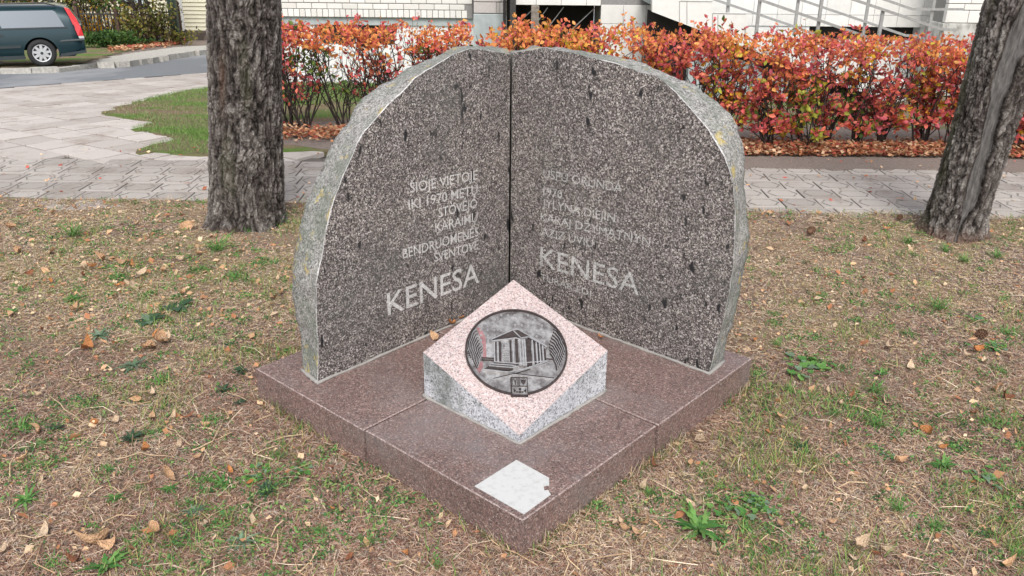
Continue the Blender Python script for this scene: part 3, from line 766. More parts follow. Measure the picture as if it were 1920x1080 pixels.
# little plaque at the foot of the disc
pq = empty('emblem_plaque'); pq.parent = disc
def Zs(P): return [Z(*p) for p in P]
def rawshape(name, polys, mat, h, h0=.001, parent=pq):
    b_ = MB()
    for P in polys: b_.prism(Zs(P), dz, h0, h)
    return b_.build(name, mat, parent)
rawshape('plate', [[(566, 820), (750, 820), (750, 1000), (576, 1000)]], M['relief_bg'], .0070, 0.)
def frame_lines(segs, w): return [[(x0 - w, y0 - w), (x1 + w, y0 - w), (x1 + w, y1 + w), (x0 - w, y1 + w)] for x0, y0, x1, y1 in segs]
rawshape('frame', frame_lines([(570, 822, 746, 822), (578, 998, 746, 998), (570, 822, 576, 998), (746, 822, 746, 998), (574, 908, 746, 908), (658, 822, 658, 908)], 4), M['relief_lo'], .0085)
rawshape('emblem', [[(598, 835), (606, 835), (616, 858), (626, 835), (634, 835), (621, 868), (621, 895), (611, 895), (611, 868)], [(584, 838), (590, 838), (590, 893), (584, 893)], [(640, 838), (646, 838), (646, 893), (640, 893)],
                    [(674, 840), (690, 848), (704, 842), (718, 848), (732, 840), (728, 866), (704, 894), (680, 866)],
                    [(596, 935), (622, 955), (596, 975)], [(650, 930), (676, 930), (676, 950), (650, 950)], [(650, 958), (676, 958), (676, 975), (650, 975)], [(730, 935), (704, 955), (730, 975)], [(624, 962), (646, 962), (646, 972), (624, 972)], [(680, 962), (702, 962), (702, 972), (680, 972)]], M['relief_lo'], .0088)

# ---- plain white sticker (its printed square code is left out)
st = MB(); q = [(.255, .254), (.256, .027), (.018, .026), (.0205, .175), (.045, .190), (.052, .178), (.072, .196), (.060, .215), (.09, .249), (.18, .252)]
st.prism(q, lambda u, v_, h: ab(u, v_, TH + h), .0004, .0022)
m = NT('worn_white_vinyl', .45, .4); v = m.world()
cc = m.mix(m.ramp(m.noise(v, 40, 6, .7), [(.50, 0.), (.70, 1.)]), (.58, .58, .57), (.47, .465, .45)); m.color(cc)
so_ = st.build('sticker', m.m); tag(so_, 'square white sticker with a torn corner stuck on the front corner of the granite plinth', 'sticker')
so_.data.flip_normals() if so_.data.polygons[1].normal.z < 0 else None

# ================================================================== TREES
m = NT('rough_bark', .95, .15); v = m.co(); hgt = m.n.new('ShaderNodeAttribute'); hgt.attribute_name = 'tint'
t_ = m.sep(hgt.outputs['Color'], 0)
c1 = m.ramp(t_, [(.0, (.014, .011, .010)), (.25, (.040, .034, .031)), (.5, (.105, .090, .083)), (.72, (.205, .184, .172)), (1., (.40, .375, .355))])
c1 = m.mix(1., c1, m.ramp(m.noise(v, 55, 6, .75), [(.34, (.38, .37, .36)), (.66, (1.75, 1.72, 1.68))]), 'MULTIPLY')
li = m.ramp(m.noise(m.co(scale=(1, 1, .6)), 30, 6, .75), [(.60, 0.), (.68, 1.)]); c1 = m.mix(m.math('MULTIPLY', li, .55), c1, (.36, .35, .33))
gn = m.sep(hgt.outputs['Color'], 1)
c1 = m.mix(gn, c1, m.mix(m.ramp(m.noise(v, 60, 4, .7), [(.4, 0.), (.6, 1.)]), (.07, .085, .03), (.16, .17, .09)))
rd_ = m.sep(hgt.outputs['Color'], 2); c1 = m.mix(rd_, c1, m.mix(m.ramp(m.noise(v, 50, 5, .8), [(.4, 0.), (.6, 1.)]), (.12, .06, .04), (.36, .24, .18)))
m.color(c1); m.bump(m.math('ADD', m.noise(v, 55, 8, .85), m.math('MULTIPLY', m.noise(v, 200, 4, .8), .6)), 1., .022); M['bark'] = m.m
m = NT('smooth_grey_deadwood', .85, .2); v = m.co(scale=(1, 1, .22))
m.color(m.ramp(m.noise(v, 60, 6, .7), [(.3, (.085, .08, .077)), (.5, (.17, .16, .152)), (.72, (.28, .265, .255))])); m.bump(m.noise(v, 70, 8, .85), 1., .016); M['deadwood'] = m.m

def trunk(root, axis, radii, nang, nh, seed, mode, ztop):
    """axis: list of world points (root-relative), radii at the same heights"""
    ax = np.array([tuple(p) for p in axis]); hz = np.linspace(ax[0, 2], ax[-1, 2], nh)
    cx = np.interp(hz, ax[:, 2], ax[:, 0]); cy = np.interp(hz, ax[:, 2], ax[:, 1]); rr = np.interp(hz, ax[:, 2], radii)
    th = np.linspace(0, 2 * PI, nang, endpoint=False)
    T_, H_ = np.meshgrid(th, hz); RR = np.repeat(rr[:, None], nang, 1)
    # buttress flare near the ground
    fl = np.exp(-(H_ - hz[0]) / .10) * (.045 + .075 * np.maximum(0, np.cos(T_ * 4 + seed)))
    low = .02 * (fbm(np.cos(T_) * 1.4 + 5, np.sin(T_) * 1.4, H_ * 1.1, o=2, s=seed) - .5) * 2
    X = np.cos(T_); Y = np.sin(T_)
    sc = 1 / .042
    wx = X * RR * sc; wy = Y * RR * sc; wz = H_ * sc * .42
    wx2 = wx + 1.5 * (vnoise(wx * .8, wy * .8, wz * .8, s=seed + 9) - .5); wz2 = wz + 1.8 * (vnoise(wx * .6, wy * .6, wz * .6, s=seed + 19) - .5)
    f1, f2 = worley(wx2, wy, wz2, s=seed)
    pl1 = .35 + .65 * sstep(.0, .22, f2 - f1 + .25 * (fbm(wx * 2.5, wy * 2.5, wz * 3, o=3, s=seed + 3) - .45))
    g1, g2 = worley(wx2 * 2.1, wy * 2.1, wz2 * 2.9, s=seed + 40)
    pl2 = sstep(.0, .28, g2 - g1)
    ft = fbm(wx * 2.3, wy * 2.3, wz * 2.4, o=5, s=seed + 60)
    rdg = 1 - np.abs(fbm(wx2 * .8, wy * .8, wz2 * .35, o=3, s=seed + 80) - .5) * 7; rdg = np.clip(rdg, 0, 1)
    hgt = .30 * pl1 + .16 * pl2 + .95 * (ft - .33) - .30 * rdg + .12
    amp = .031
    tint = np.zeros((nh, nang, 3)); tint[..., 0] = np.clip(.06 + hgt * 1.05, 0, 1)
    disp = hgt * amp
    mask = None
    if mode == 'split':
        # a long strip of bare grey wood running up the trunk between lips of bark
        cen = PI * 1.5 - .36 + .10 * (H_ - hz[0]) / 2 + .10 * np.sin(H_ * 4.)
        d = (T_ - cen + PI) % (2 * PI) - PI
        w_ = .22 + .06 * np.sin(H_ * 5 + 1) + .05 * (fbm(H_ * 9, T_ * 3, o=2, s=3) - .5) * 4
        w_ = w_ * sstep(.16, .42, H_ - hz[0])
        mask = 1 - sstep(w_ * .8, w_ + .06, np.abs(d))
        lip = np.exp(-((np.abs(d) - w_ - .14) / .10) ** 2) * .016 * sstep(.1, .4, H_ - hz[0])
        disp = disp * (1 - mask) + lip - mask * (.018 + .010 * (fbm(T_ * 14, H_ * 4, o=4, s=6) - .5) * 2)
        tint[..., 0] = tint[..., 0] * (1 - np.exp(-((np.abs(d) - w_ - .03) / .035) ** 2) * .5) + .03
        gm = sstep(.8, 1.5, -(d) * 1.) * sstep(.45, .65, fbm(T_ * 3, H_ * 3, o=4, s=8)) * .45
        tint[..., 1] = gm
        tint[..., 2] = (1 - sstep(.02, .17, H_ - hz[0] + .12 * (fbm(T_ * 5, H_ * 9, o=3, s=2) - .5))) * .8
    else:
        d = (T_ - (PI * 1.5 - .38) + PI) % (2 * PI) - PI
        z0 = H_ - hz[0]
        fis = np.exp(-((d + .05 * np.sin(z0 * 20)) / .035) ** 2) * np.exp(-((z0 - 1.22) / .11) ** 2)
        disp -= fis * .03; tint[..., 0] *= (1 - fis * .7)
        tint[..., 2] = .55 * np.exp(-(d / .12) ** 2) * np.exp(-((z0 - 1.12) / .2) ** 2) + (1 - sstep(.02, .10, z0 + .1 * (fbm(T_ * 5, H_ * 9, o=3, s=2) - .5))) * .75 * (d > -.4) * (d < .6)
        tint[..., 1] = .25 * sstep(.55, .7, fbm(T_ * 2, H_ * 2, o=4, s=12))
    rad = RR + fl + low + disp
    V = np.stack([cx[:, None] + rad * X, cy[:, None] + rad * Y, H_], -1).reshape(-1, 3)
    i = np.arange(nh - 1)[:, None] * nang; j = np.arange(nang)[None, :]; j2 = (j + 1) % nang
    F = np.stack([i + j, i + j2, i + nang + j2, i + nang + j], -1).reshape(-1, 4)
    if mask is not None:
        fm = mask.reshape(-1)[F].mean(1) > .5
        used = np.unique(F[fm]); mp = -np.ones(len(V), int); mp[used] = np.arange(len(used))
        from_arrays('deadwood_strip', V[used], mp[F[fm]], M['deadwood'], root, smooth=True)['label'] = 'bare grey wood where the bark has split open'
        F = F[~fm]; used = np.unique(F); mp = -np.ones(len(V), int); mp[used] = np.arange(len(used)); V = V[used]; F = mp[F]; tint = tint.reshape(-1, 3)[used]
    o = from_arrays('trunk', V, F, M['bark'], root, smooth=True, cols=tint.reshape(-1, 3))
    return o
# left tree
b_l = at(466, 424, 6.08); t_l = at(458, 0, 6.08)
root = empty('conifer_tree', (b_l.x, 6.08, 0)); tag(root, 'thick upright tree trunk with dark scaly bark standing left of the granite memorial', 'tree')
k_ = (t_l.x - b_l.x) / (t_l.z - b_l.z)
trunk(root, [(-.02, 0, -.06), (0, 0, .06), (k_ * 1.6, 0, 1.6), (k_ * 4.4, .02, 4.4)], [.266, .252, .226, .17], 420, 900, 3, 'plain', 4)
# right tree, leaning
b_r = at(1786, 432, 5.98); m_r = at(1851, 220, 5.98); t_r = at(1918, 0, 5.98)
root = empty('leaning_tree', (b_r.x, 5.98, 0)); tag(root, 'leaning tree trunk at the right edge, its bark split by a long bare grey strip', 'tree')
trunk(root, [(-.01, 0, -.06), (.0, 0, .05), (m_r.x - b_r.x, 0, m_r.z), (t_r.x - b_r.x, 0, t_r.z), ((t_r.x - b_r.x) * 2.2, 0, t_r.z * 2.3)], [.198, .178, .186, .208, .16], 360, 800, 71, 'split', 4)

# ================================================================== HEDGES
def leaf_cloud(name, P, N, size, cols, mat, parent, aspect=.62, fold=.25, seed=0):
    """P: Nx3 leaf base points, N: Nx3 leaf directions; each leaf = folded 6-vertex blade, 4 triangles"""
    g = np.random.default_rng(seed); n = len(P)
    d = N / np.linalg.norm(N, axis=1)[:, None]
    r = g.normal(size=(n, 3)); s = np.cross(d, r); s /= np.linalg.norm(s, axis=1)[:, None]; q = np.cross(s, d)
    L = (size * g.uniform(.65, 1.3, n))[:, None]; w = L * aspect * .5
    dr = q * L * g.uniform(-.25, .25, (n, 1))
    a = P; b = P + d * L * .42 + s * w + q * w * fold * 2; c = P + d * L * .42 - s * w + q * w * fold * 2; mid = P + d * L * .5 + dr * .3; tip = P + d * L + dr
    b2 = P + d * L * .75 + s * w * .7 + q * w * fold + dr * .5; c2 = P + d * L * .75 - s * w * .7 + q * w * fold + dr * .5
    V = np.stack([a, b, b2, tip, c2, c], 1).reshape(-1, 3)
    i = np.arange(n)[:, None] * 6
    F = np.concatenate([i + np.array([0, 1, 2, 3]), i + np.array([0, 3, 4, 5])], 0)
    C = np.repeat(cols, 6, 0)
    return from_arrays(name, V, F, mat, parent, False, C)
M['leaf'] = tinted('autumn_leaf', .55, .3, trans=.30)
M['twig'] = flat('dark_twig_bark', (.045, .034, .030), .9, var=.4, scale=40)
def hedge(root, x0, x1, yf, depth, top, seed, nst, gaps, dens, pal, leafsize=.055, lowb=.25):
    g = np.random.default_rng(seed); rr = random.Random(seed)
    mb = MB(); LP, LN, LZ = [], [], []
    ox, oy = root.location.x, root.location.y
    nx_ = int((x1 - x0) / .32)
    for c in range(nx_):
        bx = x0 + (c + rr.uniform(.2, .8)) * (x1 - x0) / nx_; by = yf + rr.uniform(.25, .75) * depth
        ns = nst + rr.randint(-2, 2)
        tp = top(bx)
        for s in range(ns):
            an = rr.uniform(0, 2 * PI); sp = rr.uniform(.05, .42)
            e = Vector((bx + math.cos(an) * sp, min(max(by + math.sin(an) * sp, yf + .05), yf + depth), tp * rr.uniform(.62, .98)))
            b = Vector((bx + rr.uniform(-.08, .08), by + rr.uniform(-.08, .08), -.02))
            pts = []; K = 7
            bow = Vector((rr.uniform(-.08, .08), rr.uniform(-.06, .06), 0))
            for k in range(K + 1):
                t = k / K; p = b.lerp(e, t) + bow * math.sin(t * PI) + Vector((rr.uniform(-.015, .015), rr.uniform(-.015, .015), 0)) * (k > 0); pts.append(p)
            r0 = rr.uniform(.006, .013)
            mb.tube(pts, [r0 * (1 - .65 * k / K) for k in range(K + 1)], 5, cap=False)
            # side branches
            for q in range(rr.randint(5, 9)):
                t = rr.uniform(lowb, 1.); i = min(K - 1, int(t * K)); p = pts[i].lerp(pts[i + 1], t * K - i)
                dv = Vector((rr.gauss(0, .8), rr.gauss(0, .6), rr.uniform(.2, 1.1))).normalized(); L = rr.uniform(.10, .32)
                tip = p + dv * L; tip.z = min(tip.z, top(tip.x) + rr.uniform(-.05, .02)); tip.y = max(tip.y, yf - .03)
                midp = p.lerp(tip, .5) + Vector((rr.uniform(-.02, .02), rr.uniform(-.02, .02), rr.uniform(-.01, .02)))
                mb.tube([p, midp, tip], [.0042, .003, .0018], 4, cap=False)
                for w in range(rr.randint(2, 4)):
                    tt = rr.uniform(.3, 1.); p2 = p.lerp(tip, tt); dv2 = (dv + Vector((rr.gauss(0, .7), rr.gauss(0, .6), rr.uniform(-.1, .8)))).normalized(); L2 = rr.uniform(.05, .16)
                    t2 = p2 + dv2 * L2; hi = top(t2.x) + (rr.uniform(-.03, .03) if rr.random() < .93 else rr.uniform(0, .12)); t2.z = min(t2.z, hi)
                    mb.tube([p2, t2], [.0024, .0014], 3, cap=False)
                    rel = p2.z / max(top(p2.x), .1)
                    pr = dens(p2.x, rel)
                    nl = rr.randint(3, 7)
                    for l in range(nl):
                        if rr.random() > pr: continue
                        pp = p2.lerp(t2, rr.uniform(.2, 1.)); dn = (dv2 * .5 + Vector((rr.gauss(0, 1), rr.gauss(0, 1) - .35, rr.gauss(.15, .8)))).normalized()
                        LP.append(pp); LN.append(dn); LZ.append(rel)
    for k in range(int((x1 - x0) * 16)):      # thin shoots standing above the clipped top
        x = rr.uniform(x0, x1); tp = top(x); p = Vector((x, yf + rr.uniform(0, depth), tp - .05)); q = p + Vector((rr.gauss(0, .03), 0, rr.uniform(.08, .20)))
        mb.tube([p, q], [.0022, .0012], 3, cap=False)
        for l in range(rr.randint(2, 5)): LP.append(p.lerp(q, rr.uniform(.4, 1.))); LN.append(Vector((rr.gauss(0, 1), rr.gauss(0, 1), .6))); LZ.append(.99 if rr.random() < .6 else .4)
    # clipped top shell: a dense layer of small leaves
    n = int((x1 - x0) * 820)
    for k in range(n):
        x = rr.uniform(x0, x1); tp = top(x); y = yf + rr.uniform(-.03, depth)
        d_ = rr.random() ** 1.6 * .20
        if rr.random() > dens(x, 1.0): continue
        z = tp - d_ + rr.gauss(0, .012)
        if rr.random() < .02: z += rr.uniform(.02, .07)
        LP.append(Vector((x, y, z))); LN.append(Vector((rr.gauss(0, .8), rr.gauss(0, .8) - .3, rr.gauss(.5, .7)))); LZ.append(1.0 - d_ * .5)
    LP = np.array([tuple(p) for p in LP]); LN = np.array([tuple(p) for p in LN]); LZ = np.array(LZ)
    cols = pal(LP, LZ, g)
    off = np.array([ox, oy, root.location.z]); LP = LP - np.array([ox, oy, 0]) 
    mb.v = [(a_ - ox, b_ - oy, c_) for a_, b_, c_ in mb.v]
    st = mb.build('branches', M['twig'], root); 
    fo = leaf_cloud('foliage', LP, LN, leafsize * np.where(LZ > .86, .78, 1.), cols, M['leaf'], root, seed=seed); fo['kind'] = 'stuff'
    print(root.name, 'leaves', len(LP))
SHELL = .78
P_OR = np.array([(.78, .27, .06), (.80, .33, .07), (.76, .21, .07), (.82, .40, .09), (.72, .17, .06)])
P_RD = np.array([(.70, .13, .08), (.62, .09, .09), (.74, .17, .09), (.56, .08, .10), (.76, .22, .11), (.60, .10, .14)])
P_OR = P_OR * .93 + .035; P_RD = P_RD * .93 + .04
P_YE = np.array([(.66, .42, .04), (.52, .44, .05), (.70, .36, .05)])
P_GR = np.array([(.08, .15, .03), (.17, .24, .05), (.38, .40, .06)])
def pal_r(P, Z_, g):
    n = len(P); u = g.random(n); cl = vnoise(P[:, 0] * 3.3, P[:, 2] * 3.3 + P[:, 1] * 2, s=77); redx = sstep(.4, 2.8, P[:, 0])
    por = np.clip(.36 + 1.3 * (Z_ - .55) - .45 * redx + (cl - .5) * 1.3, .03, .9)
    i = g.integers(0, 99, n)
    c = np.where((u < por)[:, None], P_OR[i % 5], P_RD[i % 6])
    y = g.random(n) < np.clip(.12 + (vnoise(P[:, 0] * 4, P[:, 2] * 4, s=5) - .6) * .9, 0, .5); c = np.where(y[:, None], P_YE[i % 3], c)
    yx = np.exp(-((P[:, 0] - 2.98) / .16) ** 2) * (Z_ < .55); c = np.where((g.random(n) < yx * .75)[:, None], P_GR[2] * 1.1, c)
    gr_ = g.random(n) < np.clip((vnoise(P[:, 0] * 5, P[:, 2] * 5, s=91) - .62) * 1.6 * (Z_ < .75), .01, .6); c = np.where(gr_[:, None], P_GR[i % 3], c)
    return c * g.uniform(.75, 1.25, (n, 1))
def pal_l(P, Z_, g):
    n = len(P); u = g.random(n); cl = vnoise(P[:, 0] * 3.3, P[:, 2] * 3.3 + P[:, 1] * 2, s=7)
    por = np.clip(-.2 + 1.5 * (Z_ - .35) + (cl - .5) * 1.2, .05, .92); i = g.integers(0, 99, n)
    c = np.where((u < por)[:, None], P_OR[i % 5] * 1.05, P_RD[i % 6] * 1.08)
    cg = sstep(.66, .72, vnoise(P[:, 0] * 4.2, P[:, 2] * 4.2, P[:, 1] * 2, s=15)) * (Z_ < .8); c = np.where((g.random(n) < cg * .9)[:, None], P_GR[i % 2], c)
    return c * g.uniform(.78, 1.22, (n, 1))
def topR(x): return 1.165 - .022 * x + .025 * math.sin(x * 7.) + .02 * math.sin(x * 17 + 1)
def denR(x, rel):
    base = .92 if rel > .8 else (.80 if rel > .45 else 1.)
    if x < .9: base *= (1. if rel > .72 else .22)         # only the trimmed top is leafy at this end
    if 2.2 < x < 2.6 and rel > .5: base *= .75
    if 3.0 < x < 4.2 and .35 < rel < .8: base *= .45
    return base
hr = empty('hedge', (2.3, 8.9, tz(8.9))); tag(hr, 'long clipped hedge with orange and red leaves in front of the ramp', 'hedge')
xe = at(915, 70, 8.9).x
hedge(hr, xe, 6.1, 8.42, .95, topR, 5, 11, None, denR, pal_r, .060, .12)
def topL(x): return 1.105 + .02 * math.sin(x * 9.) + .015 * math.sin(x * 21 + 1)
def denL(x, rel):
    if rel > .78: return .88 if not (-1.35 < x < -1.05) else .25
    if rel > .5: return .26 if x < -1.0 else .42
    return .18 if x < -2.2 else .10
hl = empty('hedge', (-1.7, 9.75, tz(9.75))); tag(hl, 'short open hedge with bare dark stems between tree trunk and left stone', 'hedge')
xa = at(430, 70, 9.7).x; xb = at(885, 70, 9.7).x
hedge(hl, xa, xb, 9.35, .8, topL, 15, 13, None, denL, pal_l, .058)

# ================================================================== BRICK BUILDING
M['brick'] = None
m = NT('white_silicate_brick', .85, .25); v = m.world()
c = m.mix(m.rand(), (.68, .655, .615), (.80, .775, .74)); c = m.mix(1., c, m.ramp(m.noise(v, 60, 5, .7), [(.3, .88), (.7, 1.06)]), 'MULTIPLY'); m.color(c); m.bump(m.noise(v, 90, 4), .5, .003); M['brick'] = m.m
M['mortar_dark'] = flat('grey_wall_mortar', (.26, .25, .24), .95, scale=50)
M['render_white'] = flat('whitewashed_plinth_wall', (.72, .72, .70), .9, scale=5, var=.08)
M['render_grey'] = flat('blue_grey_painted_concrete', (.40, .44, .44), .85, scale=7, var=.14)
M['block_grey'] = None
m = NT('grey_pink_block', .9, .2); v = m.world(); c = m.mix(m.rand(), (.42, .39, .37), (.56, .52, .50)); m.color(m.mix(1., c, m.ramp(m.noise(v, 30, 5, .7), [(.3, .85), (.7, 1.1)]), 'MULTIPLY')); M['block_grey'] = m.m
M['dark_glass'] = flat('dark_basement_glass', (.03, .032, .035), .15, .6, scale=3)
M['shade_black'] = flat('painted_shade_black', (.035, .033, .032), .95, scale=6)  # near-black colour carries the shade under porch, ramp and tiled wall
m = NT('white_cladding_tile', .55, .4); v = m.world(); c = m.mix(m.rand(), (.70, .685, .65), (.78, .765, .73)); m.color(m.mix(1., c, m.ramp(m.noise(v, 12, 6, .7), [(.3, .92), (.7, 1.05)]), 'MULTIPLY')); M['tile'] = m.m
M['steel'] = flat('dull_painted_steel', (.36, .355, .345), .45, .5, metal=.4, scale=30, var=.15)
M['iron_dark'] = flat('dark_iron', (.05, .048, .046), .6, scale=30, var=.3)
M['wood_grey'] = flat('weathered_post_wood', (.22, .19, .16), .9, scale=25, var=.35)
YW = 15.1
bld = empty('apartment_building', (-2.6, YW, tz(YW))); tag(bld, 'white brick building with a band of upright bricks, behind the clipped hedge at the left', 'building')
bo = Vector(bld.location)
bx0, bx1 = -4.75, at(886, 20, YW).x
zs = at(700, 33, YW).z                                # underside of the soldier course
zg = tz(YW)
def brick_mesh(w, h, d=.11):
    return MB().box(-w / 2, w / 2, 0, d, 0, h, .006)
bA = brick_mesh(.248, .086).build('brick', M['brick']); bAm = bA.data; bpy.data.objects.remove(bA)
bS = brick_mesh(.086, .122).build('brick', M['brick']); bSm = bS.data; bpy.data.objects.remove(bS)
wall = MB().box(bx0 - bo.x, bx1 - bo.x, .012, 6., zs - bo.z, 5.8).build('wall', M['mortar_dark'], bld)
for i in range(int((bx1 - bx0) / .0985)):
    inst(bSm, 'brick', (bx0 + .05 + i * .0985 - bo.x, random.uniform(-.002, .002), zs - bo.z + .004), bld)
for r_ in range(9):
    z = zs + .136 + r_ * .100
    for i in range(int((bx1 - bx0) / .26) + 1):
        x = bx0 + .13 + i * .26 + (.13 if r_ % 2 else 0)
        if x + .13 > bx1 + .02: continue
        inst(bAm, 'brick', (x - bo.x, random.uniform(-.003, .003), z - bo.z), bld)
pb = MB().box(bx0 - bo.x, bx1 - bo.x + .1, .06, .3, zs - .13 - bo.z, zs - .002 - bo.z).build('lintel_band', M['render_grey'], bld)
zw = at(700, 86, YW).z
wx0, wx1 = at(588, 60, YW).x, at(742, 60, YW).x
pw = MB(); pw.box(bx0 - bo.x, wx0 - bo.x, .09, .32, -.3, zs - .132 - bo.z); pw.box(wx1 - bo.x, bx1 - bo.x + .1, .09, .32, -.3, zs - .132 - bo.z); pw.box(wx0 - bo.x, wx1 - bo.x, .09, .32, -.3, zw - bo.z)
pw.build('plinth_wall', M['render_white'], bld)
wn_ = MB().box(wx0 - bo.x, wx1 - bo.x, .24, .27, zw - bo.z, zs - .132 - bo.z).build('window', M['dark_glass'], bld)
fr = MB(); fr.box(wx0 - bo.x, wx0 - bo.x + .05, .2, .24, zw - bo.z, zs - .132 - bo.z); fr.box(wx1 - bo.x - .05, wx1 - bo.x, .2, .24, zw - bo.z, zs - .132 - bo.z); xm = (wx0 + wx1) / 2 - bo.x
fr.box(xm - .025, xm + .025, .2, .24, zw - bo.z, zs - .132 - bo.z); fr.build('frame', M['render_white'], wn_)
# pilaster of larger blocks to the right of the brick field
pil = empty('block_pier', (at(920, 60, 14.8).x, 14.8, tz(14.8))); tag(pil, 'grey pier of large blocks on painted concrete at the end of the brick wall', 'wall pier')
po = Vector(pil.location); xl, xr = at(888, 60, 14.8).x - po.x, at(950, 60, 14.8).x - po.x; zc = at(900, 26, 14.8).z - po.z
MB().box(xl, xr, 0, .5, -.3, zc, .01).build('concrete_base', M['render_grey'], pil)
MB().box(xl + .01, xr - .01, .03, .5, zc + .002, zc + 1.4).build('core', M['mortar_dark'], pil)
z = zc + .012
for r_ in range(5):
    xs = [xl, xl + .36 + .1 * (r_ % 2), xr]; 
    if r_ == 0: xs = [xl, xl + .38, xl + .44, xr]
    for p_, q_ in zip(xs[:-1], xs[1:]): MB().box(p_ + .005, q_ - .005, .0, .05, z, z + .17, .006).build('block', M['block_grey'], pil)
    z += .182

# ================================================================== PORCH, RAMP AND RAILINGS
M['under'] = M['shade_black']
YP = 14.2
def X(px, y, py=40): return at(px, py, y).x
def Zp(py, y, px=1200): return at(px, py, y).z
por = empty('porch', (X(1040, YP), YP, tz(YP))); tag(por, 'raised porch clad in white tiles over a dark open recess with leaning rods', 'porch')
q_ = Vector(por.location)
za = Zp(10, YP, 1040) - q_.z
xa, xb, xc = X(958, YP) - q_.x, X(1125, YP) - q_.x, X(1221, YP) - q_.x
MB().box(xa, xc, .03, 1.2, za, za + .5).build('deck', M['mortar_dark'], por)
tw = .49
def tiles(parent, x0, x1, z0, z1, y, tw, th, t=.025, off=0., name='tile'):
    """white cladding tiles, each its own piece, cut at the edges"""
    c = 0; zz = z1
    while zz > z0 + .01:
        zb = max(z0, zz - th); xx = x0
        first = tw * (off if c % 2 else 1.) or tw
        while xx < x1 - .01:
            xe = min(x1, xx + (first if xx == x0 else tw))
            MB().box(xx + .003, xe - .003, y, y + t, zb + .003, zz - .003, .003).build(name, M['tile'], parent)
            xx = xe
        zz = zb; c += 1
tiles(por, xa, xb, za, za + .5, 0., .40, .25)
tiles(por, xb + .004, xc, -.1, za + .02, -.03, .36, .29)
MB().box(xb + .004, xc, .0, 1.1, -.2, za).build('side_wall', M['mortar_dark'], por)
MB().box(xa - .1, xb, 1.2, 1.25, -.3, za + .2).build('back_wall', M['shade_black'], por)
MB().box(xa - .13, xa - .09, .2, 1.2, -.3, za + .4).build('end_wall', M['shade_black'], por)
MB().box(xa - .1, xb, 0, 1.2, -.3, -.05).build('recess_floor', M['shade_black'], por)
mb = MB(); mb.box(X(956, YP) - q_.x, X(967, YP) - q_.x, -.06, .04, -.3, za + .9); mb.build('steel_post', M['iron_dark'], por)
wp = MB(); wp.box(-.06, .06, -.06, .06, 0, 1.22 * 1., .01); wpo = wp.build('stub_post', M['wood_grey']); wpo.location = (X(1003, 13.6), 13.6, tz(13.6)); wpo.scale[2] = (Zp(10, 13.6, 1000) - tz(13.6)) / 1.22
tag(wpo, 'weathered square wooden post standing before the dark recess under the porch', 'post')
for (x0, y0, x1, y1) in ((1005, 12, 975, 40), (1027, 14, 1005, 45), (1057, 13, 1035, 42), (1115, 15, 1095, 34)):
    p, q = at(x0, y0, YP + .25), at(x1, y1 + 40, YP - .0); p = at(x0, y0, YP + .2)
    q = p + (at(x1, y1, YP + .2) - p) * 3
    MB().tube([p - q_, q - q_], .009, 5).build('leaning_rod', M['steel'], por)
# ramp with tiled stringer, dark wedge below its sloping edge
YR = 13.0
ramp = empty('entrance_ramp', (X(1450, YR), YR, tz(YR))); tag(ramp, 'white tiled entrance ramp sloping down to the right behind the tall hedge', 'ramp')
q_ = Vector(ramp.location)
def RP(px, py, y=YR): p = at(px, py, y); return (p.x - q_.x, p.z - q_.z)
low = [(1223, 22), (1290, 48), (1420, 98), (1560, 152), (1700, 205)]
upp = [(1700, 105), (1560, 62), (1440, 62), (1398, 62)]
band = [RP(*p) for p in low] + [RP(1700, 150), RP(1560, 84), RP(1402, 50), RP(1398, 25), RP(1336, 25), RP(1335, 2), RP(1275, 2), RP(1275, -6), RP(1223, -6)]
MB().prism(band, lambda u, w_, h: (u, h, w_), .0, .14).build('stringer', M['tile'], ramp)
for P in ([(1280, 3), (1300, 3), (1300, 50), (1280, 44)], ):
    pass
jl = []
for (x0, y0, x1, y1) in ((1274, 2, 1274, 40), (1288, 3, 1288, 45), (1336, 26, 1336, 62), (1346, 28, 1346, 66), (1398, 52, 1398, 88), (1463, 70, 1463, 110), (1275, 2, 1336, 3), (1336, 25, 1398, 26)):
    p, q = RP(x0, y0), RP(x1, y1); jl.append((p, q))
mb = MB()
for p, q in jl: mb.bar((p[0], -.004, p[1]), (q[0], -.004, q[1]), .007, .004)
mb.build('tile_joint', M['mortar_dark'], ramp)
MB().prism([RP(1223, 22), RP(1290, 48), RP(1700, 205), (RP(1700, 205)[0], -.3), (RP(1223, 22)[0], -.3)], lambda u, w_, h: (u, h, w_), .45, .5).build('painted_shade_back', M['shade_black'], ramp)  # dark sheet painted as the shadow below the ramp slope
MB().prism([RP(1300, 98), RP(1400, 118), RP(1700, 232), (RP(1700, 232)[0], -.3), (RP(1300, 98)[0], -.3)], lambda u, w_, h: (u, h, w_), .25, .4).build('lower_wall', M['render_grey'], ramp)
MB().prism([RP(1223, -6), RP(1400, 50), RP(1700, 150), RP(1700, 170), RP(1400, 70), RP(1223, 10)], lambda u, w_, h: (u, h, w_), .141, 1.3).build('deck', M['render_grey'], ramp)
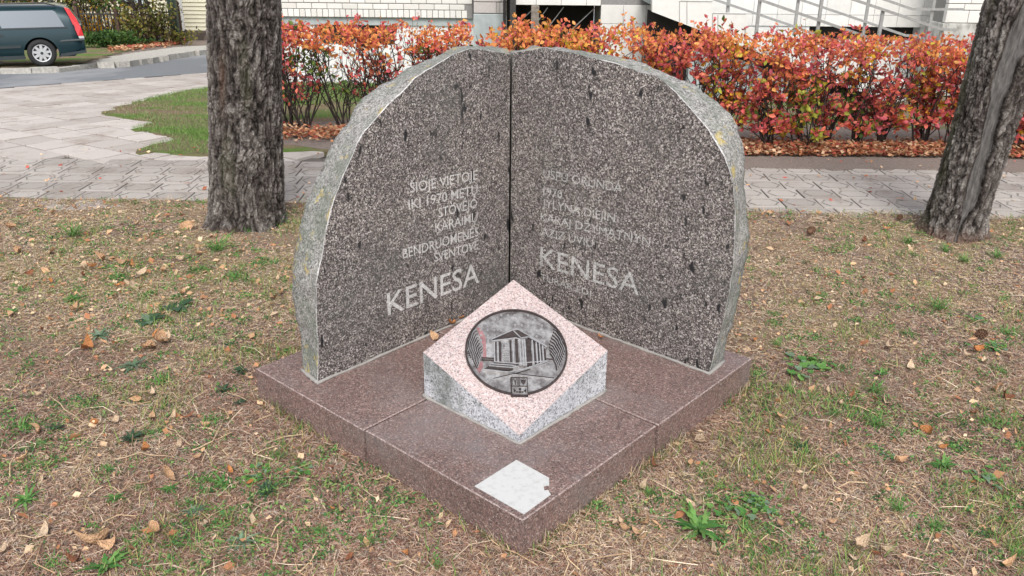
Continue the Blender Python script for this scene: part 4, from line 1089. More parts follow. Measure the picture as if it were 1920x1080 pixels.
# tiled wall behind the railings
YB = 14.9
bw = empty('tiled_wall', (X(1500, YB), YB, tz(YB))); tag(bw, 'white tiled wall with thin joints behind the sloping handrails', 'wall')
q_ = Vector(bw.location)
x0, x1 = X(1230, YB) - q_.x, X(1792, YB) - q_.x; z0, z1 = Zp(50, YB, 1550) - q_.z, 3.6
MB().box(x0, x1, .026, .4, z0 + .003, z1).build('core', M['mortar_dark'], bw)
tiles(bw, x0, x1, z0, z0 + 1.3, 0, .405, .37)
MB().box(X(1520, YB) - q_.x, X(1730, YB) - q_.x, .3, .34, Zp(76, YB, 1550) - q_.z, z0).build('recess', M['shade_black'], bw)  # dark strip painted as the shadow gap below the tiles
MB().box(X(1240, YB) - q_.x, X(1520, YB) - q_.x, .02, .4, -.3, z0).build('base_wall', M['render_white'], bw); MB().box(X(1730, YB) - q_.x, x1, .02, .4, -.3, z0).build('base_wall', M['render_white'], bw)
MB().box(X(1520, YB) - q_.x + .002, X(1730, YB) - q_.x - .002, .02, .4, -.3, Zp(76, YB, 1550) - q_.z).build('base_wall', M['render_white'], bw)
def railing(y, posts, rails, label):
    root = empty('handrail', (X(posts[0][0], y), y, tz(y))); q = Vector(root.location); tag(root, label, 'handrail')
    for px_, py_ in posts:
        p = at(px_, max(py_, 0), y) - q; 
        if py_ < 0: p.z = p.z + .35
        MB().box(p.x - .02, p.x + .02, -.02, .02, -.02, p.z, .002).build('post', M['steel'], root)
    for L in rails:
        for a_, b_ in zip(L[:-1], L[1:]):
            p, q2 = at(*a_, y) - q, at(*b_, y) - q
            MB().bar((p.x, -.045, p.z), (q2.x, -.045, q2.z), .036, .03).build('rail', M['steel'], root)
def ext(p, q, x):  # extend a rail line to pixel column x
    return (x, p[1] + (q[1] - p[1]) * (x - p[0]) / (q[0] - p[0]))
r2_ = ((1425, 0), (1585, 56)); r4_ = ((1602, 0), (1761, 54)); r1_ = ((1342, 0), (1478, 46)); r3_ = ((1502, 0), (1696, 66))
railing(12.1, [(1425, 0), (1541, -1), (1656, 18), (1766, 56)], [[(1425, 0), (1761, 116)], [ext(*r4_, 1425), r4_[1], (1790, 56)]], 'nearer sloping steel handrail of the ramp')
railing(13.7, [(1366, -1), (1497, -1), (1629, -1), (1752, -1)], [[ext(*r1_, 1300), r1_[1], (1600, 90)], [ext(*r3_, 1300), (1696, 66), (1722, 67)], [ext((1660, 0), (1709, 17), 1500), (1709, 17), (1803, 17)]], 'farther sloping steel handrail along the white tiled wall')
# brick column and what lies right of it
YC = 13.9
col = empty('brick_pillar', (X(1808, YC), YC, tz(YC))); tag(col, 'square pillar of pale bricks on a stained concrete base beside the leaning tree', 'pillar')
q_ = Vector(col.location); xl, xr = X(1772, YC) - q_.x, X(1846, YC) - q_.x; zc = Zp(44, YC, 1800) - q_.z
m = NT('stained_pale_concrete', .9, .2); v = m.world(); m.color(m.ramp(m.noise(m.world((1, 1, .5)), 7, 7, .7), [(.35, (.25, .23, .21)), (.5, (.52, .51, .48)), (.7, (.66, .65, .62))])); M['stained'] = m.m
MB().box(xl - .02, xr, 0, .6, -.3, zc, .01).build('concrete_base', M['stained'], col)
MB().box(xl + .01, xr - .01, .02, .58, zc, zc + 1.5).build('core', M['mortar_dark'], col)
z = zc + .01
for r_ in range(9):
    hh = .18 if r_ % 3 == 0 else .085; br = xl + (.26 if r_ % 2 else .35)
    for p_, q2 in ((xl, br), (br, xr)): MB().box(p_ + .005, q2 - .005, 0, .1, z, z + hh, .005).build('brick', M['brick'], col)
    z += hh + .012
rp = empty('handrail', (X(1857, 13.4), 13.4, tz(13.4))); tag(rp, 'short grey rail post between the brick pillar and the leaning tree', 'handrail')
hz = Zp(17, 13.4, 1857) - tz(13.4); MB().box(-.03, .03, -.03, .03, 0, hz, .003).build('post', M['steel'], rp); MB().box(-.09, .3, -.03, .03, hz - .05, hz, .003).build('rail', M['steel'], rp)
def bush(name, loc, w, d, h, n, size, cols, label, cat, seed, z0=.1, stems=8, group=None, mat='leaf'):
    root = empty(name, loc); tag(root, label, cat, group); g = np.random.default_rng(seed); rr = random.Random(seed); mb = MB(); C = []
    for s in range(stems):
        a_ = rr.uniform(0, 2 * PI); e = Vector((rr.uniform(-.42, .42) * w, rr.uniform(-.4, .4) * d, h * rr.uniform(.55, .95))); b = Vector((rr.uniform(-.12, .12) * w, rr.uniform(-.1, .1) * d, 0))
        md = b.lerp(e, .5) + Vector((rr.uniform(-.05, .05), 0, rr.uniform(0, .1))) * h; mb.tube([b, md, e], [.012 * h, .008 * h, .003 * h], 5, cap=False); C += [md, e, b.lerp(e, .75)]
        for t in range(4):
            p = b.lerp(e, rr.uniform(.3, 1)); q = p + Vector((rr.gauss(0, .16) * w, rr.gauss(0, .16) * d, rr.uniform(-.02, .22) * h)); mb.tube([p, q], [.005 * h, .002 * h], 4, cap=False); C.append(q)
    mb.build('branches', M['twig'], root)
    C = np.array([tuple(c) for c in C]); i = g.integers(0, len(C), n); P = C[i] + g.normal(size=(n, 3)) * np.array([w * .09, d * .12, h * .075]); P[:, 2] = np.clip(P[:, 2], z0 * h, h)
    cl = (i * 7919 % 100) / 100.; cc = np.array(cols); k = np.clip((cl * len(cc) + g.normal(0, .7, n)).astype(int), 0, len(cc) - 1)
    f = leaf_cloud('foliage', P, g.normal(size=(n, 3)) + np.array([0, -.3, .3]), size, cc[k] * g.uniform(.7, 1.3, (n, 1)), M[mat], root, seed=seed); f['kind'] = 'stuff'; return root
bush('evergreen_bush', (X(1880, 15.5), 15.5, tz(15.5)), 1.5, 1., 2.6, 5200, .09, [(.02, .045, .02), (.03, .065, .03), (.05, .09, .04)], 'dark green bush behind the rail post beside the leaning tree', 'bush', 91)
# plain end wall closing the view right of the pillar
ew = MB().box(X(1850, 16.6), X(1850, 16.6) + 7, 16.6, 17, tz(16.6) - .2, 3).build('garden_wall', M['stained']); tag(ew, 'stained wall partly hidden by the dark bush beyond the pillar', 'wall')
# loose rock under the left hedge and board under the right one are litter, built with the leaves

# ================================================================== HOUSE, FENCE, SHRUBS AND CAR ACROSS THE STREET
M['siding'] = None
m = NT('cream_siding', .7, .3); v = m.world(); m.color(m.ramp(m.noise(m.world((.3, .3, 1)), 3, 4), [(.3, (.70, .66, .50)), (.7, (.78, .74, .58))])); M['siding'] = m.m
m = NT('rubble_plinth', .95, .1); v = m.world(); m.color(m.ramp(m.sep(m.voro(v, 5.)), [(0, (.10, .08, .07)), (1, (.21, .17, .15))])); m.bump(m.noise(v, 20, 5), .6, .02); M['rubble'] = m.m
YH = 28.6
zg_ = tz(YH)
hs_ = empty('wooden_house', (X(362, YH), YH, zg_)); tag(hs_, 'cream house with horizontal siding on a low rubble base, left of the near tree trunk', 'house')
q_ = Vector(hs_.location); xl = X(341, YH) - q_.x; zb = at(362, 57.5, YH).z - q_.z
MB().box(xl, 9, 0.06, 8, zb, 5.5).build('wall', M['siding'], hs_)
for k_ in range(20):
    z = zb + .01 + k_ * .125
    MB().add([(xl + .08, .05, z), (xl + .08, .0, z), (xl + .08, .035, z + .125), (xl + .08, .05, z + .125), (9, .05, z), (9, .0, z), (9, .035, z + .125), (9, .05, z + .125)],
             [(0, 1, 2, 3), (7, 6, 5, 4), (1, 5, 6, 2), (0, 4, 5, 1), (2, 6, 7, 3)]).build('siding_board', M['siding'], hs_)
MB().box(xl - .02, xl + .08, -.02, .1, zb, 5.5).build('corner_board', M['render_white'], hs_)
MB().box(xl + .02, 9, .02, .4, -.3, zb - .005).build('base_wall', M['rubble'], hs_)
# recessed wing to the left with the pale window
xw = X(120, YH + 1) - q_.x
MB().box(xw - 6, xl - .05, 1.06, 5, .25, 5.5).build('wing_wall', M['siding'], hs_)
for k_ in range(22):
    z = .26 + k_ * .125
    MB().add([(xw - 6, 1.05, z), (xw - 6, 1.0, z), (xw - 6, 1.035, z + .125), (xw - 6, 1.05, z + .125), (xl - .05, 1.05, z), (xl - .05, 1., z), (xl - .05, 1.035, z + .125), (xl - .05, 1.05, z + .125)],
             [(0, 1, 2, 3), (7, 6, 5, 4), (1, 5, 6, 2), (0, 4, 5, 1), (2, 6, 7, 3)]).build('siding_board', M['siding'], hs_)
MB().box(xw - 6, xl - .05, 1.02, 1.4, -.5, .25).build('base_wall', M['rubble'], hs_)
wzb = at(228, 4, YH + 1).z - q_.z
win = MB().box(X(205, YH) - q_.x, X(252, YH) - q_.x, .93, .97, wzb, wzb + 1.3).build('window', flat('pale_blue_window_glass', (.50, .60, .66), .2, .6), hs_)
fr = MB(); fr.box(X(203, YH) - q_.x, X(254, YH) - q_.x, .9, .98, wzb - .07, wzb - .001); fr.build('frame', M['render_white'], win)
# fence
YF = 26.6
fe = empty('iron_fence', (X(240, YF), YF, tz(YF))); tag(fe, 'thin dark iron picket fence with brown posts in front of the cream house', 'fence'); q_ = Vector(fe.location)
ztop = at(250, 27, YF).z - q_.z; zt2 = at(250, 17, YF).z - q_.z
M['rust'] = flat('brown_painted_iron', (.10, .06, .05), .7, scale=20, var=.3)
xs0, xs1 = X(60, YF) - q_.x, X(338, YF) - q_.x
pk = MB().add([(-.012, -.012, .1), (.012, -.012, .1), (.012, .012, .1), (-.012, .012, .1), (-.012, -.012, zt2), (.012, -.012, zt2), (.012, .012, zt2), (-.012, .012, zt2), (0, 0, zt2 + .06)],
              [(0, 3, 2, 1), (0, 1, 5, 4), (1, 2, 6, 5), (2, 3, 7, 6), (3, 0, 4, 7), (4, 5, 8), (5, 6, 8), (6, 7, 8), (7, 4, 8)]).build('picket', M['iron_dark'], fe)
n_ = int((xs1 - xs0) / .105)
pk.location.x = xs0
for i in range(1, n_): inst(pk, 'picket', (xs0 + i * .105, 0, random.uniform(-.01, .01)), fe)
MB().box(xs0, xs1, -.02, .02, ztop - .02, ztop + .02).build('rail', M['iron_dark'], fe); MB().box(xs0, xs1, -.02, .02, .18, .22).build('rail', M['iron_dark'], fe)
for px_ in (70, 147, 221, 283, 337):
    x = X(px_, YF) - q_.x; h = at(px_, 11, YF).z - q_.z
    mb = MB().box(x - .045, x + .045, -.07, .02, -.1, h, .005); mb.tube([(x, -.025, h), (x, -.025, h + .03), (x, -.025, h + .08), (x, -.025, h + .12), (x, -.025, h + .15)], [.02, .05, .065, .045, .01], 8); mb.build('post', M['rust'], fe)
gp = MB(); x = X(327, 26.2); gp.box(x - .11, x + .11, 26.1, 26.3, tz(26.2) - .1, 4.2, .01); gp = gp.build('utility_post', flat('dark_green_paint', (.022, .04, .032), .5)); tag(gp, 'tall square dark green post beside the corner of the cream house', 'post')
# shrubs and young trees
OL = [(.07, .085, .02), (.12, .13, .03), (.20, .19, .05), (.28, .24, .06), (.09, .06, .03)]
YL = [(.62, .34, .03), (.70, .42, .05), (.50, .26, .03), (.24, .22, .05)]
GRN = [(.035, .085, .02), (.06, .13, .03), (.10, .18, .04)]
VY = 25.4
def B_(px_, y, w, d, h, n, size, cols, label, seed, name='shrub', cat='shrub', z0=.02, stems=8): bush(name, (X(px_, y), y, tz(y)), w, d, h, n, size, cols, label, cat, seed, z0, stems)
B_(262, VY, 1.9, .9, 1.15, 620, .11, OL, 'olive brown leafy shrub at the foot of the fence, right of the yellow one', 1)
B_(303, VY + .2, 1.2, .7, 1.3, 230, .10, OL, 'thin olive shrub against the fence next to the dark green post', 2)
B_(335, VY + .1, .9, .5, .5, 230, .09, OL[1:4], 'small pale olive shrub at the base of the brown fence post by the house corner', 3)
B_(176, 27.1, 1.2, .7, 1.0, 420, .10, YL, 'bright yellow shrub behind the fence close to the car rear', 4)
B_(222, 27.2, 1.6, .7, 1.15, 480, .10, YL + OL[:2], 'yellow and olive shrub behind the fence, below the pale window', 5)
B_(165, 27.3, 2.0, 1., 2.6, 560, .11, OL + GRN, 'green leafy shrub reaching above the fence beside the car rear', 6, z0=.4)
B_(205, 27.4, 1.8, .9, 2.5, 260, .11, GRN + OL[:3], 'loose green shrub reaching above the fence, left of the window', 7, z0=.5)
B_(95, 27.4, 3.2, 1.2, 2.9, 1900, .11, GRN + OL + YL[:1], 'mixed green and yellow shrub behind the car roof', 8)
B_(10, 27.4, 3.4, 1.2, 2.9, 1900, .11, OL + YL + GRN, 'brownish shrub with yellow patches behind the front of the car roof', 9)
B_(-90, 27.4, 3.4, 1.2, 2.9, 1600, .11, OL + YL + GRN, 'dense mixed shrub at the far left beyond the car', 10)
B_(185, 23.8, 1.7, .9, .5, 900, .10, GRN, 'bed of bright green low leaves behind the car bumper', 11, 'ground_cover_plant', 'plant')
B_(222, 24.4, 1.6, .9, .42, 700, .10, GRN, 'low green leafy plant on the verge below the fence', 12, 'ground_cover_plant', 'plant')
def young_tree(px_, y, lean, h, n, cols, label, seed):
    root = empty('young_tree', (X(px_, y), y, tz(y))); tag(root, label, 'tree'); rr = random.Random(seed); g = np.random.default_rng(seed)
    pts = [Vector((lean * (k_ / 6) * h + rr.uniform(-.02, .02), 0, h * k_ / 6)) for k_ in range(7)]
    MB().tube(pts, [.075 * (1 - .6 * k_ / 6) for k_ in range(7)], 8).build('trunk', M['twig'], root)
    lm = MB(); C = []
    for k_ in range(12):
        p = pts[rr.randint(2, 6)]; e = p + Vector((rr.gauss(0, .5), rr.gauss(0, .4), rr.uniform(.1, .8))); lm.tube([p, p.lerp(e, .5) + Vector((0, 0, .05)), e], [.03, .02, .008], 5, cap=False); C += [e, p.lerp(e, .6)]
    lm.build('limbs', M['twig'], root); C = np.array([tuple(c) for c in C]); P = C[g.integers(0, len(C), n)] + g.normal(size=(n, 3)) * .24; cc = np.array(cols)
    f = leaf_cloud('crown', P, g.normal(size=(n, 3)), .11, cc[g.integers(0, len(cc), n)] * g.uniform(.7, 1.3, (n, 1)), M['leaf'], root, seed=seed); f['kind'] = 'stuff'
young_tree(262, 25.9, -.10, 3.2, 600, OL, 'young tree with dark leaning trunk before the fence, nearest the yellow shrub', 21)
young_tree(273, 26.0, -.06, 3.3, 450, OL + GRN, 'middle one of the thin dark tree trunks at the fence', 22)
young_tree(289, 26.1, -.12, 3.2, 450, OL + GRN, 'thin dark tree trunk nearest the green post', 23)

# ---- car
car_scale = .80
cw = gr(84, 127); cw = C0 + (cw - C0) * .958; cw.z = 0                                   # foot of the rear wheel nearest the camera
car = empty('parked_car', (cw.x, cw.y, tz(cw.y) + .075), R(26.5)); tag(car, 'dark green estate car parked on the verge with its tail towards the fence', 'car'); car.scale = (car_scale,) * 3
# local frame: x towards the tail, y away from the camera, z up; the rear wheel centre stands at x=0
m = NT('dark_green_car_paint', .28, .6); m.color((.002, .027, .036)); m.b.inputs['Metallic'].default_value = .3; m.b.inputs['Coat Weight'].default_value = .35; m.b.inputs['Coat Roughness'].default_value = .08; M['paint'] = m.m
M['trim'] = flat('dark_grey_plastic', (.035, .045, .05), .55, .4, scale=10); M['rubber'] = flat('tyre_rubber', (.03, .03, .031), .8, scale=40)
m = NT('tinted_car_glass', .05, .8); m.color((.16, .18, .20)); m.b.inputs['Metallic'].default_value = .55; M['cglass'] = m.m
M['alloy'] = flat('silver_alloy', (.62, .63, .64), .35, .5, metal=.5, scale=10, var=.04)
m = NT('red_lamp_lens', .2, .6); m.color((.62, .03, .035)); M['redlamp'] = m.m; m = NT('clear_lamp_lens', .2, .6); m.color((.6, .6, .6)); M['clearlamp'] = m.m
XF = -3.75
# side profile: list of (x, half-width, z) stations; body shell lofted lower to upper
xs = np.array([XF, -3.6, -3.3, -2.75, -2.2, -1.6, -.9, -.4, 0, .4, .75, .92, .98])
def prof(x):
    """returns rings (y offset from near side, z) from sill to roof at station x"""
    bz = .22 if x < .8 else .30
    belt = .90 + .01 * x
    hood = np.interp(x, [XF, -3.3, -2.2, -1.95], [.62, .82, .93, .93])
    roof = np.interp(x, [-2.0, -1.2, -.7, .5, .72, .98], [.93, 1.36, 1.42, 1.40, 1.34, .95]) if x > -2.0 else hood
    if x < -2.0: belt = hood - .03
    return bz, belt, roof
rings = []
for x in np.r_[np.linspace(XF, -2.0, 12), np.linspace(-1.9, .98, 34)]:
    bz, belt, roof = prof(x); tail = sstep(.80, .98, np.array(x)) * .10; nose = sstep(-3.2, XF, np.array(x)) * .18 if x < -3.2 else 0
    e = float(tail + nose); roof = max(roof, belt + .015)
    tum = .20 * (roof - belt) / .5
    half = [(e + .05, bz), (e + .0, bz + .10), (e - .0, .52), (e + .01, .70), (e + .03, belt), (e + .03 + tum * .5, belt + (roof - belt) * .5), (e + .03 + tum, belt + (roof - belt) * .9), (e + .14 + tum, roof - .005), (e + .35 + tum, roof + .015)]
    Wd = 1.78
    rings.append([(x, y, z) for y, z in half] + [(x, Wd - y, z) for y, z in half[::-1]])
rings = np.array(rings); nr_, nk = rings.shape[:2]
V = rings.reshape(-1, 3); Fq = []
arch = lambda x, z: (math.hypot(x, (z - .33) * 1.) < .375) or (math.hypot(x + 2.75, z - .33) < .375)
for i in range(nr_ - 1):
    for j in range(nk - 1):
        q = (i * nk + j, i * nk + j + 1, (i + 1) * nk + j + 1, (i + 1) * nk + j); Fq.append(q[::-1])
Fq.append(tuple(range(nk))[::-1][::-1]); Fq.append(tuple((nr_ - 1) * nk + j for j in range(nk)))
body = from_arrays('body', V, Fq, M['paint'], car, smooth=False)
sm_mod = None
for p in body.data.polygons: p.use_smooth = abs(p.normal.x) < .8
# cut the wheel arches out with real holes: boolean against cylinders
for wx in (0., -2.75):
    bmc = bmesh.new(); bmesh.ops.create_cone(bmc, cap_ends=True, segments=36, radius1=.375, radius2=.375, depth=.56, matrix=Matrix.Translation((wx, .13, .325)) @ Matrix.Rotation(PI / 2, 4, 'X'))
    mc = bpy.data.meshes.new('c'); bmc.to_mesh(mc); bmc.free(); mc.materials.append(M['trim']); oc = bpy.data.objects.new('c', mc); COL.objects.link(oc); oc.parent = car
    md = body.modifiers.new('arch', 'BOOLEAN'); md.object = oc; md.operation = 'DIFFERENCE'; md.solver = 'EXACT'
    bpy.context.view_layer.update(); me2 = bpy.data.meshes.new_from_object(body.evaluated_get(bpy.context.evaluated_depsgraph_get())); body.modifiers.clear(); body.data = me2
    bpy.data.objects.remove(oc)
def sidepanel(name, P, mat, h0=-.012, h1=.004, parent=car, curve=None):
    """P in (x, z) on the near side; follows the tumblehome above the belt line"""
    def fn(x, z, h):
        bz, belt, roof = prof(x); yy = .03 if z > .6 else .005
        if z > belt: yy = .03 + .20 * (z - belt) / .5 * 1.05
        return (x, yy - .004 + h, z)
    return MB().prism(P, lambda u, w_, h: fn(u, w_, h), h1, h0).build(name, mat, parent)
sidepanel('side_window', [(-.74, .93), (.60, .925), (.45, 1.27), (.40, 1.30), (-.86, 1.31), (-.88, 1.28)], M['cglass'])
sidepanel('side_window', [(-2.0, .93), (-.98, .93), (-1.02, 1.31), (-1.60, 1.30)], M['cglass'])
sidepanel('belt_moulding', [(-2.0, .905), (.66, .90), (.66, .915), (-2.0, .92)], M['trim'], -.016)
sidepanel('rubbing_strip', [(-2.35, .47), (-.42, .47), (-.42, .53), (-2.35, .53)], M['trim'], -.022)
sidepanel('sill', [(-2.38, .20), (-.37, .20), (-.37, .29), (-2.38, .29)], M['trim'], -.012)
o = sidepanel('door_handle', [(-.98, .745), (-.76, .745), (-.74, .775), (-.80, .79), (-1.0, .78)], M['trim'], -.03)
for P in ([(-.555, .93), (-.54, .93), (-.42, .62), (-.43, .62)], [(-.43, .62), (-.42, .62), (-.44, .5), (-.45, .5)], [(-1.0, .3), (-1.008, .3), (-.955, .9), (-.947, .9)]): sidepanel('door_gap', P, M['trim'], -.006)
sidepanel('bumper_trim', [(.42, .585), (.99, .60), (.99, .635), (.50, .62)], M['trim'], -.02)
sidepanel('bumper_lower', [(.37, .22), (.99, .30), (.99, .36), (.42, .30)], M['trim'], -.02)
# tail lamp wraps the rear corner
mb = MB(); LP_ = [(.66, 1.36, .20), (.76, 1.33, .20), (.88, 1.12, .12), (.955, .90, .06), (.985, .70, .05), (.86, .70, .03), (.80, .92, .03), (.74, 1.15, .12)]
def lamp(name, P, mat):
    vs = [(x, y - .03, z) for x, z, y in P] + [(x, y + .16, z) for x, z, y in P]; n = len(P)
    MB().add(vs, [tuple(range(n)), tuple(range(n, 2 * n))[::-1]] + [(i, n + i, n + (i + 1) % n, (i + 1) % n) for i in range(n)]).build(name, mat, car)
lamp('tail_lamp', LP_[:5] + LP_[5:], M['redlamp']); lamp('reversing_lamp', [(.985, .695, .05), (.99, .64, .05), (.88, .64, .03), (.862, .695, .03)], M['clearlamp'])
mb = MB(); mb.tube([(-1.2, .22, 1.43), (-1.1, .22, 1.475), (.25, .22, 1.465), (.48, .22, 1.41)], [.018] * 4, 6); mb.build('roof_rail', M['iron_dark'], car); 
mb = MB(); mb.tube([(-1.2, 1.56, 1.43), (-1.1, 1.56, 1.475), (.25, 1.56, 1.465), (.48, 1.56, 1.41)], [.018] * 4, 6); mb.build('roof_rail', M['iron_dark'], car)
def wheel(x, y, sg):
    w = empty('wheel'); w.parent = car; w.location = (x, y, .325)
    def ringv(rs, n=40): return rs
    prof_ = [(.205, -.01), (.215, -.035), (.25, -.045), (.29, -.04), (.315, -.02), (.322, .02), (.322, .15), (.31, .19), (.2, .19)]
    n = 40; mb = MB(); vs = [(r_ * math.cos(2 * PI * i / n), sg * y_, r_ * math.sin(2 * PI * i / n)) for r_, y_ in prof_ for i in range(n)]
    mb.add(vs, [(k_ * n + i, k_ * n + (i + 1) % n, (k_ + 1) * n + (i + 1) % n, (k_ + 1) * n + i) for k_ in range(len(prof_) - 1) for i in range(n)]); mb.build('tyre', M['rubber'], w, smooth=True)
    mb = MB(); mb.add([(r_ * math.cos(2 * PI * i / n), sg * y_, r_ * math.sin(2 * PI * i / n)) for r_, y_ in ((.208, -.02), (.208, -.04), (.185, -.035), (.18, .0)) for i in range(n)], [(k_ * n + i, k_ * n + (i + 1) % n, (k_ + 1) * n + (i + 1) % n, (k_ + 1) * n + i) for k_ in range(3) for i in range(n)])
    for s in range(9):
        a_ = 2 * PI * s / 9 + PI / 2; ca, sa = math.cos(a_), math.sin(a_); P = [(.05, -.03), (.05, .03), (.12, .034), (.19, .024), (.19, -.024), (.12, -.034)]
        mb.add([(u * ca - v_ * sa, sg * -.035, u * sa + v_ * ca) for u, v_ in P] + [(u * ca - v_ * sa, sg * .0, u * sa + v_ * ca) for u, v_ in P], [tuple(range(6)), tuple(range(6, 12))[::-1]] + [(i, 6 + i, 6 + (i + 1) % 6, (i + 1) % 6) for i in range(6)])
    mb.add([(.075 * math.cos(2 * PI * i / 16), sg * -.04, .075 * math.sin(2 * PI * i / 16)) for i in range(16)], [tuple(range(16))]); mb.build('rim', M['alloy'], w)
    mb = MB(); mb.add([(.035 * math.cos(2 * PI * i / 12), sg * -.046, .035 * math.sin(2 * PI * i / 12)) for i in range(12)] + [(.2 * math.cos(2 * PI * i / 12), sg * .02, .2 * math.sin(2 * PI * i / 12)) for i in range(12)], [tuple(range(12)), tuple(range(12, 24))]); mb.build('hub', M['trim'], w)
wheel(0, .05, 1); wheel(-2.75, .05, 1); wheel(0, 1.73, -1); wheel(-2.75, 1.73, -1)

# ================================================================== GROUND COVER (nobody could count it)
M['straw'] = tinted('dry_fibre', .8, .15, var=.15, scale=200)
M['blade'] = tinted('grass_blade', .6, .25, trans=.25, var=.1)
M['dryleaf'] = tinted('dry_fallen_leaf', .65, .25, trans=.15, var=.22, scale=70)
def strips(name, P, ang, L, w, lift, cols, mat, seed, curve=.35, upright=None):
    """P: Nx3 start; thin bent strips of two quads lying along angle ang, rising by lift"""
    g = np.random.default_rng(seed); n = len(P); k = 3
    V = np.zeros((n, k * 2, 3)); th = ang.copy(); p = P.copy(); cv = g.normal(0, curve, n)
    for s in range(k):
        ww = w * (1 - .75 * s / (k - 1) if upright else (1. if s < k - 1 else .6))
        if upright:
            nx_, ny_ = -np.sin(ang), np.cos(ang)
        else: nx_, ny_ = -np.sin(th), np.cos(th)
        V[:, 2 * s, 0] = p[:, 0] + nx_ * ww; V[:, 2 * s, 1] = p[:, 1] + ny_ * ww; V[:, 2 * s, 2] = p[:, 2]
        V[:, 2 * s + 1, 0] = p[:, 0] - nx_ * ww; V[:, 2 * s + 1, 1] = p[:, 1] - ny_ * ww; V[:, 2 * s + 1, 2] = p[:, 2] + (0 if upright else ww * .6)
        if upright:
            t = (s + 1) / (k - 1); el = upright * (1 - .55 * t * np.abs(cv)); h = np.cos(el); 
            p = p + np.stack([np.cos(ang) * np.cos(el) * L / 2, np.sin(ang) * np.cos(el) * L / 2, np.sin(el) * L / 2], 1)
        else:
            p = p + np.stack([np.cos(th) * L / 2, np.sin(th) * L / 2, (lift if s == 0 else -lift * .8)], 1); th = th + cv
    i = np.arange(n)[:, None] * 6
    F = np.concatenate([i + np.array([0, 1, 3, 2]), i + np.array([2, 3, 5, 4])], 0)
    o = from_arrays(name, V.reshape(-1, 3), F, mat, None, False, np.repeat(cols, 6, 0)); return o
def scatter(n, seed, y0=1.9, y1=6.6, pw=1.4):
    """points over the visible lawn, denser near the camera"""
    g = np.random.default_rng(seed); u = g.random(n)
    y = (y0 ** (1 - pw) + u * (y1 ** (1 - pw) - y0 ** (1 - pw))) ** (1 / (1 - pw))
    hw = (y * .93 + .75) * .66 + .12
    x = g.uniform(-1, 1, n) * hw
    k = (y < lawn_edge(x) + .02) & ~in_plinth(x, y, .0) & (np.hypot(x - b_l.x, y - 6.08) > .27) & (np.hypot(x - b_r.x, y - 5.98) > .2)
    return x[k], y[k], g
def straw_zone(x, y):   # yellow straw grows in the farther half of the lawn
    far = sstep(3.5, 4.7, y + .5 * (fbm(x * 1.7, y * 1.7, o=3, s=40) - .5) * 2)
    lft = np.where(x < -1.0, 1., .8)
    return far * lft
def sandy(x, y):
    s = sstep(.60, .66, fbm(x * .9 + 3, y * .9, o=3, s=50))
    for (px_, py_, rx_, ry_) in ((225, 905, .22, .16), (290, 940, .2, .1), (1865, 985, .2, .12), (60, 640, .3, .2), (1545, 790, .10, .06), (30, 960, .2, .1), (560, 450, .22, .16)):
        c = gr(px_, py_); s = np.maximum(s * .8, np.exp(-(((x - c.x) / rx_) ** 2 + ((y - c.y) / ry_) ** 2) * 1.2))
    return np.clip(s, 0, 1)
# short needles and straw litter
x, y, g = scatter(440000, 101, pw=1.05)
sd_ = sandy(x, y); keep = g.random(len(x)) > sd_ * .93
x, y = x[keep], y[keep]; n = len(x); sz = straw_zone(x, y); cl = fbm(x * 2.3, y * 2.3, o=4, s=60)
u = g.random(n)
P_BR = np.array([(.24, .12, .085), (.36, .20, .14), (.46, .30, .22), (.10, .06, .045), (.56, .39, .29)]); P_ST = np.array([(.58, .40, .24), (.70, .52, .32), (.44, .29, .17), (.58, .44, .32), (.78, .63, .46)]); P_GY = np.array([(.34, .27, .22), (.22, .17, .14), (.50, .42, .35)])
i = g.integers(0, 999, n)
pst = np.clip(.20 + .62 * sz + (cl - .5) * 1.2, .05, .92)
c = np.where((u < pst)[:, None], P_ST[i % 5], P_BR[i % 5]); c = np.where((g.random(n) < .20)[:, None], P_GY[i % 3], c)
gs = (g.random(n) < sz * .22 * sstep(.45, .6, fbm(x * 1.4, y * 1.4, o=4, s=61))); c = np.where(gs[:, None], np.array([(.28, .30, .08)]), c)
c = c * g.uniform(.75, 1.25, (n, 1))
z = lawn_z(x, y) + g.uniform(.000, .010, n)
L = g.uniform(.014, .046, n) * np.where(sz > .5, .8, 1.); ang = g.uniform(0, 2 * PI, n)
o = strips('dry_litter', np.c_[x, y, z], ang, L, g.uniform(.0005, .0012, n) * np.clip(y / 3.6, 1, 1.5), g.uniform(-.001, .007, n), c, M['straw'], 1)
tag(o, 'dry pine needles and straw covering the lawn around the memorial', 'ground litter', None, 'stuff')
# blades and litter gathered against the plinth's sides
g = np.random.default_rng(301); n = 2600; sd4 = g.integers(0, 4, n); t_ = g.random(n); o_ = np.abs(g.normal(0, .022, n)) + .002
pa_ = np.where(sd4 == 0, t_ * SA, np.where(sd4 == 1, -o_, np.where(sd4 == 2, t_ * SA, SA + o_))); pb_ = np.where(sd4 == 0, -o_, np.where(sd4 == 1, t_ * SB, np.where(sd4 == 2, SB + o_, t_ * SB)))
xe_ = F0.x + FA.x * pa_ + FB.x * pb_; ye_ = F0.y + FA.y * pa_ + FB.y * pb_; cl = fbm(xe_ * 3, ye_ * 3, o=3, s=5)
k = g.random(n) < sstep(.40, .62, cl); xe_, ye_ = xe_[k], ye_[k]; n = len(xe_); i = g.integers(0, 999, n)
c = np.where((g.random(n) < .45)[:, None], np.array([(.12, .20, .04), (.20, .27, .07), (.08, .14, .04)])[i % 3], P_ST[i % 5] * .8)
